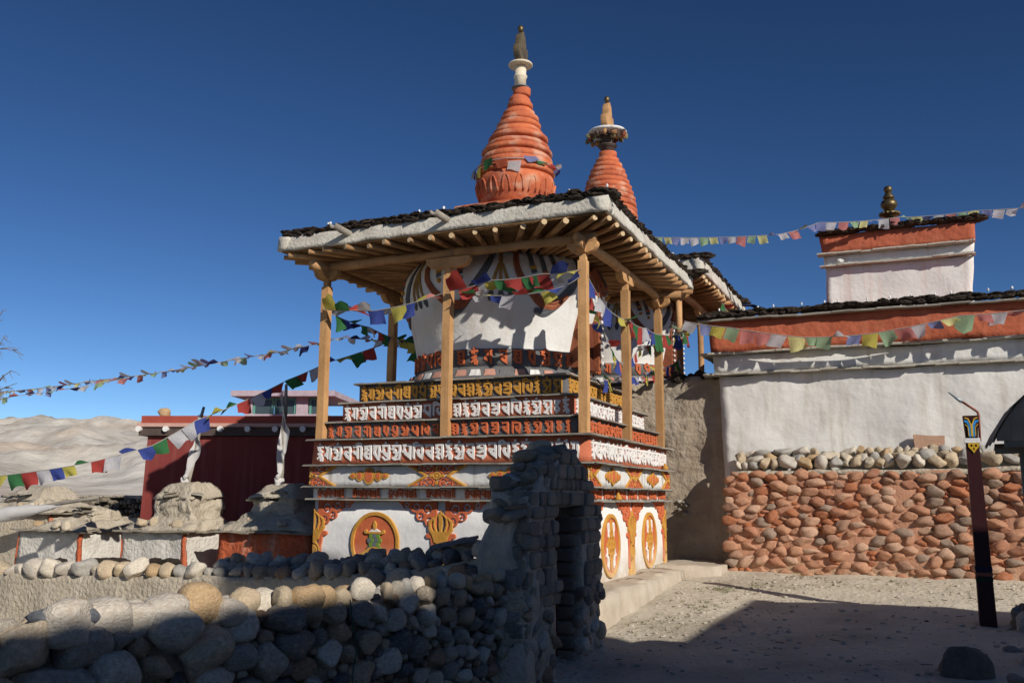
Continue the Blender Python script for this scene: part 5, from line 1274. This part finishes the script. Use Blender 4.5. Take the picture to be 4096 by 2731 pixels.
while x < 5.5:                                             # upright boards closing the gable
    w_ = rnd.uniform(.05, .075); zt_ = lambda q: 1.965+.5*(1-math.exp(-(q-4.07)*1.2667/.3)); yj = -4.175+rnd.uniform(-.006, .006)
    hexa([(x, yj-.012, 1.96), (x+w_+.004, yj-.012, 1.96), (x+w_+.004, yj+.012, 1.96), (x, yj+.012, 1.96), (x, yj-.012, zt_(x)), (x+w_+.004, yj-.012, zt_(x+w_)), (x+w_+.004, yj+.012, zt_(x+w_)), (x, yj+.012, zt_(x))], (1, 1, 2), .004, 3, int(x*50)).build('gable_sheet', M['tin'], sd)
    x += w_
x = 4.62
while x < 5.45:
    w_ = rnd.uniform(.10, .16)
    hexa(rect8(x, x+w_-.01, -4.09, -4.06, -.1, 1.93), (1, 1, 4), .006, 3, int(x*50)).build('wall_board', M['greywood'], sd)
    x += w_
for yy in (-4.1, -3.35): MB().tube(log_pts((4.31, yy, -.1), (4.31, yy, 1.95), 6), .04, 10).build('corner_post', M['greywood'], sd, True)
hexa(rect8(4.6, 5.5, -4.05, -3.35, -.1, 2.0), (8, 8, 8), .03, 2, 4).build('back_wall', M['mud'], sd, True)
rp = thing('rubble_heap', 'heap of rounded stones at the foot of the tin shed', 'rubble', (4.7, .6, .3))
rnd = random.Random(15)
for i in range(40):
    a = rnd.uniform(0, 6.28); q = rnd.random()**.7; r = rnd.uniform(.06, .14)
    put('stone', ROUND[rnd.randrange(10)], rp, (4.95+.55*q*math.cos(a), .7+.5*q*math.sin(a), .32+.28*(1-q)+.02), (rnd.random()*3, rnd.random()*3, 0), (r, r*.8, r*.7))
bo = put('boulder', rock_mesh('boulder', 4, .14, 1.2, 131, mat('brown_boulder', (.20, .17, .14, 1), (.12, .10, .085, 1), 4, .9, .5, 20), sharp=5), None, (3.90, -1.6, .20), (.1, .1, .5), (.21, .18, .19)); tag(bo, 'large rounded brown boulder in shade in front of the maroon pole', 'boulder')
for i, (x, y, sc) in enumerate(((4.35, -.6, .12), (4.45, -1.0, .14), (4.25, -2.0, .10))):
    q = put('fallen_stone', ROUND[i+2], None, (x, y, .2), (.3, .2, i), (sc, sc*.8, sc*.6)); tag(q, ('small dark stone just behind the large boulder', 'squat stone right of the large boulder', 'low stone nearest the camera beside the boulder')[i], 'stone', 'loose stones by the boulder')

# offering cones on the stupa ledges
for i, (p, lab) in enumerate((((.05, 1.02, 1.575), 'small ochre cone on the narrow ledge above the endless-knot medallion'), ((.06, 3.42, 2.035), 'small ochre cone on the slate ledge under the white letters'))):
    o = MB().lathe([(.045, 0), (.05, .02), (.03, .06), (.008, .10)], p, 14, noise_amp=.006).build('offering_cone', M['gold'], None, True); tag(o, lab, 'offering cone', 'clay offering cones')

# ------------------------------------------------------------------ prayer flags
def flag_mesh(seed, hang):
    """unit flag: top edge along +x at z=0; hangs down (hang=1) or streams sideways/up (hang<1)"""
    rnd = random.Random(seed); n = 6; vs = []; fs = []
    tilt = rnd.uniform(-.75, .75); ph = rnd.uniform(0, 6); curl = rnd.uniform(-.7, .7); fold = rnd.choice((0, 0, .5, .9)); fs_ = rnd.choice((-1, 1))
    for j in range(n+1):
        for i in range(n+1):
            u_, v_ = i/n, j/n
            pin = 1-.18*v_*rnd.uniform(.6, 1)*abs(tilt)
            x = .5+(u_-.5)*pin + tilt*v_*.5
            y = (.16*math.sin(u_*5+ph+v_*2)+curl*(u_-.5)*.5)*v_ - (1-hang)*v_*.55
            z = -v_*hang + .13*math.sin(u_*4+ph)*v_ + fold*v_*max(0, fs_*(u_-.5))*.9
            vs.append((x, y, z))
    for j in range(n):
        for i in range(n): fs.append((j*(n+1)+i, j*(n+1)+i+1, (j+1)*(n+1)+i+1, (j+1)*(n+1)+i))
    return mesh_from('flag', vs, fs, FM['white'], True)
FH = [flag_mesh(i, 1.0) for i in range(8)]
FS = [flag_mesh(20+i, h) for i, h in enumerate((.55, .35, .1, -.35, -.6, .3, .7, -.2))]
CYC = ['blue', 'white', 'red', 'green', 'yellow']
PCYC = ['pale_blue', 'white', 'pink', 'pale_green', 'pale_yellow']
def flag_string(label, pts, size, hang, cyc, seed, spacing=1.12, sag=0.0, aspect=.9, drop=0.0, group='strings of prayer flags'):
    rnd = random.Random(seed)
    P = [Vector(p) for p in pts]
    fine = []
    for a, b_ in zip(P[:-1], P[1:]):
        m_ = max(3, int((b_-a).length/.12))
        for k in range(m_):
            f = k/m_; q = a.lerp(b_, f); q.z -= sag*4*f*(1-f); fine.append(q)
    fine.append(P[-1])
    t = thing('prayer_flag_string', label, 'prayer flags', P[0], group)
    MB().tube(fine, .006 if size > .12 else .005, 5).build('cord', M['rope'], t)
    d = [0]
    for a, b_ in zip(fine[:-1], fine[1:]): d.append(d[-1]+(b_-a).length)
    def at(s):
        for i in range(len(d)-1):
            if d[i+1] >= s: return fine[i].lerp(fine[i+1], (s-d[i])/(d[i+1]-d[i]+1e-9))
        return fine[-1]
    s = .04; k = seed
    while s < d[-1]-size*.7:
        if rnd.random() < drop: s += size*.6; k += 1; continue
        w_ = size*rnd.uniform(.85, 1.15)
        a = at(s); b_ = at(min(d[-1], s+w_)); dv = b_-a
        me = (FH if rnd.random() < hang else FS)[rnd.randrange(8)]
        xa = dv.normalized(); 
        up = Vector((0, 0, 1)); ya = up.cross(xa).normalized(); za = xa.cross(ya)
        mt = Matrix((xa, ya, za)).transposed()
        rot = mt.to_euler()
        c_ = cyc[k % len(cyc)]
        if rnd.random() < .12: c_ = rnd.choice(cyc)
        put('flag', me, t, a, rot, (w_, w_*(1 if rnd.random() < .5 else -1), w_*aspect*rnd.uniform(.85, 1.12)), FM[c_])
        s += w_*spacing*rnd.uniform(.94, 1.08); k += 1
    return t
PF = (-3.955, .0); 
flag_string('bright prayer flags strung between the two left front posts', [(-3.96, .0, 4.22), (-3.4, -.02, 4.15), (-2.9, -.03, 4.13), (-2.04, .0, 4.28)], .24, .35, ['yellow', 'green', 'red', 'white', 'blue', 'white', 'yellow', 'blue', 'yellow', 'pink', 'green'], 0, .74, .02)
flag_string('thick clump of prayer flags strung between the middle and corner front posts', [(-1.97, -.01, 4.30), (-1.3, -.05, 4.38), (-.6, -.05, 4.40), (-.08, .0, 4.42)], .25, .25, ['yellow', 'green', 'red', 'white', 'blue', 'yellow', 'green', 'red'], 1, .52, .02)
flag_string('thin lower run of small prayer flags below the front clump', [(-1.75, -.02, 4.25), (-1.0, -.04, 4.16), (-.35, -.04, 4.20), (-.08, .0, 4.34)], .19, .35, CYC, 3, 1.0, .02)
flag_string('prayer flags along the right posts of the nearer canopy, sagging between them', [(-.02, .05, 4.36), (-.02, .9, 4.08), (-.02, 1.88, 4.10), (-.02, 2.8, 4.15), (-.02, 3.70, 4.20), (-.1, 6.0, 4.62)], .26, .5, ['blue', 'yellow', 'green', 'red', 'green', 'red', 'white', 'blue'], 4, .95, .03)
flag_string('inner prayer flags looping from the corner post to the second dome', [(-.06, .15, 4.30), (-.12, 1.3, 3.62), (-.15, 2.0, 3.5), (-.25, 3.2, 3.95), (-.3, 5.8, 4.55)], .17, .5, CYC, 6, 1.0, .05)
flag_string('low prayer flags across the dome of the farther stupa', [(-.3, 1.5, 3.22), (-.3, 3.0, 3.45), (-.28, 4.4, 3.72), (-.26, 5.95, 4.15)], .18, .4, ['green', 'red', 'blue', 'yellow', 'green', 'white', 'red', 'blue', 'orange', 'yellow', 'green', 'blue', 'white', 'blue'], 2, .8, .04)
flag_string('long pale prayer flags stretched across the front of the white house', [(-.26, 5.95, 4.66), (.24, 4.18, 4.49), (1.0, 4.2, 4.33), (2.12, 4.2, 4.10), (3.1, 4.18, 4.09), (4.32, 4.15, 4.27), (5.4, 4.1, 4.30), (7.5, 4.0, 4.4)], .22, .85, ['yellow', 'pale_green', 'pink', 'white', 'pale_blue', 'pale_yellow', 'pale_green', 'pink', 'white', 'pale_blue'], 0, 1.03, .015)
flag_string('bold prayer flags descending from the left rear post past the maroon house', [(-3.97, 3.68, 4.05), (-4.97, 3.3, 4.30), (-5.57, 2.4, 3.86), (-6.0, 1.9, 3.52), (-6.38, 1.3, 3.12), (-6.9, .8, 2.78), (-7.28, .3, 2.36), (-8.05, -.3, 2.06), (-9.45, -.6, 1.88), (-11, -.8, 1.86)], .25, .6, ['blue', 'white', 'red', 'green', 'yellow'], 2, 1.0, .01)
flag_string('long thin line of faded prayer flags running down to the left', [(-3.97, 3.68, 4.36), (-6.4, 4.0, 4.62), (-9.2, 4.4, 4.42), (-13.5, 4.8, 4.22), (-18.5, 5.2, 4.12), (-24, 5.5, 4.2)], .20, .02, ['white', 'pale_blue', 'white', 'pale_green', 'white', 'white', 'pale_yellow', 'pink', 'white', 'dark_blue'], 5, .66, .04)
flag_string('faint lower branch of faded flags at the far left', [(-12.5, 4.7, 4.22), (-15.5, 4.3, 3.88), (-19.5, 4.0, 3.65)], .22, .1, ['dark_blue', 'pink', 'pale_green', 'white'], 8, 1.5, .03)
flag_string('short dark run of prayer flags from the left front post back to the rear post', [(-3.95, .08, 4.20), (-3.95, 1.2, 4.16), (-3.96, 2.4, 4.12), (-3.9, 3.6, 4.25), (-3.1, 3.2, 4.2)], .19, .4, ['yellow', 'red', 'green', 'blue', 'green', 'dark_blue', 'green', 'white'], 1, .85, .03)
flag_string('small pale pennants against the sky leading to the rooftop room', [(-2.6, 6.3, 7.05), (-1.0, 7.0, 6.82), (1.39, 7.2, 6.66), (2.15, 7.5, 6.90), (3.6, 7.9, 6.95), (4.9, 8.0, 6.95), (6.8, 8.0, 6.9)], .17, .75, PCYC, 4, 1.12, .03)
flag_string('knot of prayer flags hanging from the eave of the farther canopy', [(.22, 7.6, 5.5), (.28, 8.3, 5.35), (.3, 8.9, 5.1)], .18, .8, ['green', 'red', 'white', 'yellow', 'green', 'dark_blue'], 0, .55, .02)
# pennants round the big spire
rg = thing('prayer_flag_string', 'short prayer flags tied round the base of the big orange spire', 'prayer flags', (sA.x, sA.y, 6.5), 'strings of prayer flags')
for k in range(16):
    a = R(-150)+R(300)*k/15 - R(66)
    r = .635; p = Vector((sA.x+r*math.cos(a), sA.y+r*math.sin(a), 6.60-.05*math.sin(k*2.1)))
    put('flag', (FH+FS)[k % 16], rg, p, (0, 0, a+R(90)), (.20, .07, .15), FM[['green', 'red', 'white', 'dark_blue', 'yellow', 'green', 'orange', 'white', 'pale_blue'][k % 9]])
MB().tube([(sA.x+.63*math.cos(q), sA.y+.63*math.sin(q), 6.605) for q in np.linspace(0, 6.2832, 40)], .008, 5).build('cord', M['rope'], rg)

# ------------------------------------------------------------------ bare tree at the left edge
tr = thing('bare_tree', 'dry twigs of a bare tree reaching in at the left edge', 'tree', (-6.6, -4.4, 0))
MB().tube(log_pts((-6.6, -4.4, -.2), (-6.3, -4.3, 2.2), 3, 6, .06), [.14, .13, .12, .10, .09, .07], 10).build('trunk', M['twig'], tr, True)
rnd = random.Random(6)
def twig(a, b_, r, lvl):
    a, b_ = Vector(a), Vector(b_); pts = [a.lerp(b_, i/7)+noise.noise_vector(Vector((a.x*5+i*.9, b_.z*7, lvl)))*.05*(i/7) - Vector((0, 0, .10*(i/7)**2 if lvl else 0)) for i in range(8)]
    MB().tube(pts, [r*(1-.8*i/7) for i in range(8)], 5).build('branch' if lvl == 0 else 'twig', M['twig'], tr)
    if lvl < 2:
        for k in range(5 if lvl == 0 else 6):
            p = pts[rnd.randrange(3, 8)]; dv = (b_-a).normalized(); dv = (dv+Vector((rnd.uniform(-.5, .5), rnd.uniform(-.5, .5), rnd.uniform(-.6, .4)))).normalized()
            twig(p, p+dv*(b_-a).length*rnd.uniform(.18, .4), r*.42, lvl+1)
for e in ((-5.32, -4.0, 3.40), (-5.30, -4.0, 3.10), (-5.38, -4.1, 2.78), (-5.22, -4.0, 2.68), (-5.6, -4.6, 3.9), (-7.6, -4.9, 3.6), (-7.0, -3.8, 3.8), (-7.3, -5.0, 2.9)):
    twig((-6.35, -4.32, 2.0+rnd.uniform(-.2, .25)), e, .03, 0)

# ------------------------------------------------------------------ pebbles and weeds
def scatter(name, n, mesh_fn, m_, region, seed):
    rnd = random.Random(seed); b = MB()
    for i in range(n):
        x, y = region(rnd); mesh_fn(b, Vector((x, y, gz(x, y)+.045*noise.noise(Vector((x*.7, y*.7, 0))))), rnd)
    o = b.build(name, m_, None, False); o['kind'] = 'stuff'; return o
PB = [rock_mesh('pebble', 1, .2, 1.5, 200+i, M['stone_pale']) for i in range(4)]
PBD = [([v.co.copy() for v in me.vertices], [tuple(p.vertices) for p in me.polygons]) for me in PB]
def pebble(b, p, rnd):
    vs, fs = PBD[rnd.randrange(4)]; r = .006+.024*rnd.random()**5; q = rnd.uniform(0, 6.28); c_, s_ = math.cos(q), math.sin(q)
    b.add([p+Vector(((v.x*c_-v.y*s_)*r*1.2, (v.x*s_+v.y*c_)*r, v.z*r*.6+r*.2)) for v in vs], fs)
def lane(rnd):
    while True:
        x = rnd.uniform(.3, 6.5); y = rnd.uniform(-6, 4.0)
        if x < .62 and y > -1.1: continue
        if rnd.random() < (.9 if (x < 2.2 and y > -1) else (.8 if y > 2.5 else .45)): return x, y
o = scatter('pebbles', 3200, pebble, M['pebble'], lane, 5); o['label'] = 'scattered pale pebbles on the lane'
def yard(rnd): return rnd.uniform(-8, -.2), rnd.uniform(-5.5, -2.2)
o = scatter('yard_pebbles', 700, pebble, M['pebble'], yard, 6); o['label'] = 'pebbles on the ground before the courtyard wall'
def weed(b, p, rnd):
    for k in range(rnd.randrange(5, 11)):
        a = rnd.uniform(0, 6.28); h = rnd.uniform(.012, .035); w_ = rnd.uniform(.003, .007); d_ = Vector((math.cos(a), math.sin(a), 0)); e = Vector((-d_.y, d_.x, 0))
        q = p+d_*rnd.uniform(0, .05); b.add([q-e*w_, q+e*w_, q+d_*h*.9+Vector((0, 0, h))], [(0, 1, 2)])
def weeds(rnd):
    c_ = rnd.choice([(1.0, -.4, .35), (1.2, .9, .35), (1.6, 2.6, .4), (2.2, 3.4, .5), (3.0, 3.5, .5), (4.4, 3.2, .6), (1.1, 2.2, .3), (5, 2.5, .6)])
    return rnd.gauss(c_[0], c_[2]*.6), rnd.gauss(c_[1], c_[2]*.6)
o = scatter('weeds', 260, weed, M['weed'], weeds, 8); o['label'] = 'small dry green weeds on the lane'

def litter(b, p, rnd):
    if rnd.random() < .5:
        vs, fs = PBD[rnd.randrange(4)]; r = .006+.02*rnd.random()**3; b.add([p+Vector((v.x*r, v.y*r*.8, v.z*r*.5+r*.3)) for v in vs], fs)
    else:
        a = rnd.uniform(0, 6.28); d_ = Vector((math.cos(a), math.sin(a), 0))*rnd.uniform(.04, .12); b.tube([p+Vector((0, 0, .012)), p+d_+Vector((0, 0, .018))], .004, 4)
def lit_region(rnd): return rnd.uniform(.8, 6), rnd.uniform(-5, 3.8)
o = scatter('ground_litter', 170, litter, M['litter'], lit_region, 12); o['label'] = 'bits of dung and straw on the lane'
# ------------------------------------------------------------------ house across the lane (unseen; its wings and blocks are shaped to shade the foreground)
nh = thing('neighbour_house', 'tall whitewashed house across the lane, unseen on the right and shaped for its shade', 'house', (12, -6, 0))
H1, H2 = 4.66, 6.44
hexa(rect8(8.57, 15, -6.2, -2.5, -.3, H1), (6, 6, 6), .02, 1, 3).build('front_wing', M['house_white'], nh)
hexa([(6.03, -26, -.3), (16, -26, -.3), (16, -9.82, -.3), (9.15, -9.82, -.3), (6.03, -26, H2), (16, -26, H2), (16, -9.82, H2), (9.15, -9.82, H2)], (8, 10, 8), .02, 1, 4).build('rear_wing', M['house_white'], nh)
hexa(rect8(9.4, 10.3, -7.9, -6.78, -.3, 7.55), (3, 3, 8), .02, 1, 5).build('shade_block', M['house_white'], nh)  # unseen thin block, added to keep the gateway in shadow
hexa(rect8(9.4, 10.0, -9.8, -7.92, -.3, 9.2), (3, 4, 8), .02, 1, 6).build('tower', M['house_white'], nh)  # unseen slab, height and width set by the shade on the courtyard wall
for y in (-5.4, -3.8): MB().box((8.55, y, 2.4), (.1, .7, 1.0)).build('window', M['darkwood'], nh)
for y in (-22, -19, -16, -13): MB().box((9.13+.193*(y+9.82), y, 3.2), (.1, .8, 1.1), Matrix.Rotation(-.19, 3, 'Z')).build('window', M['darkwood'], nh)
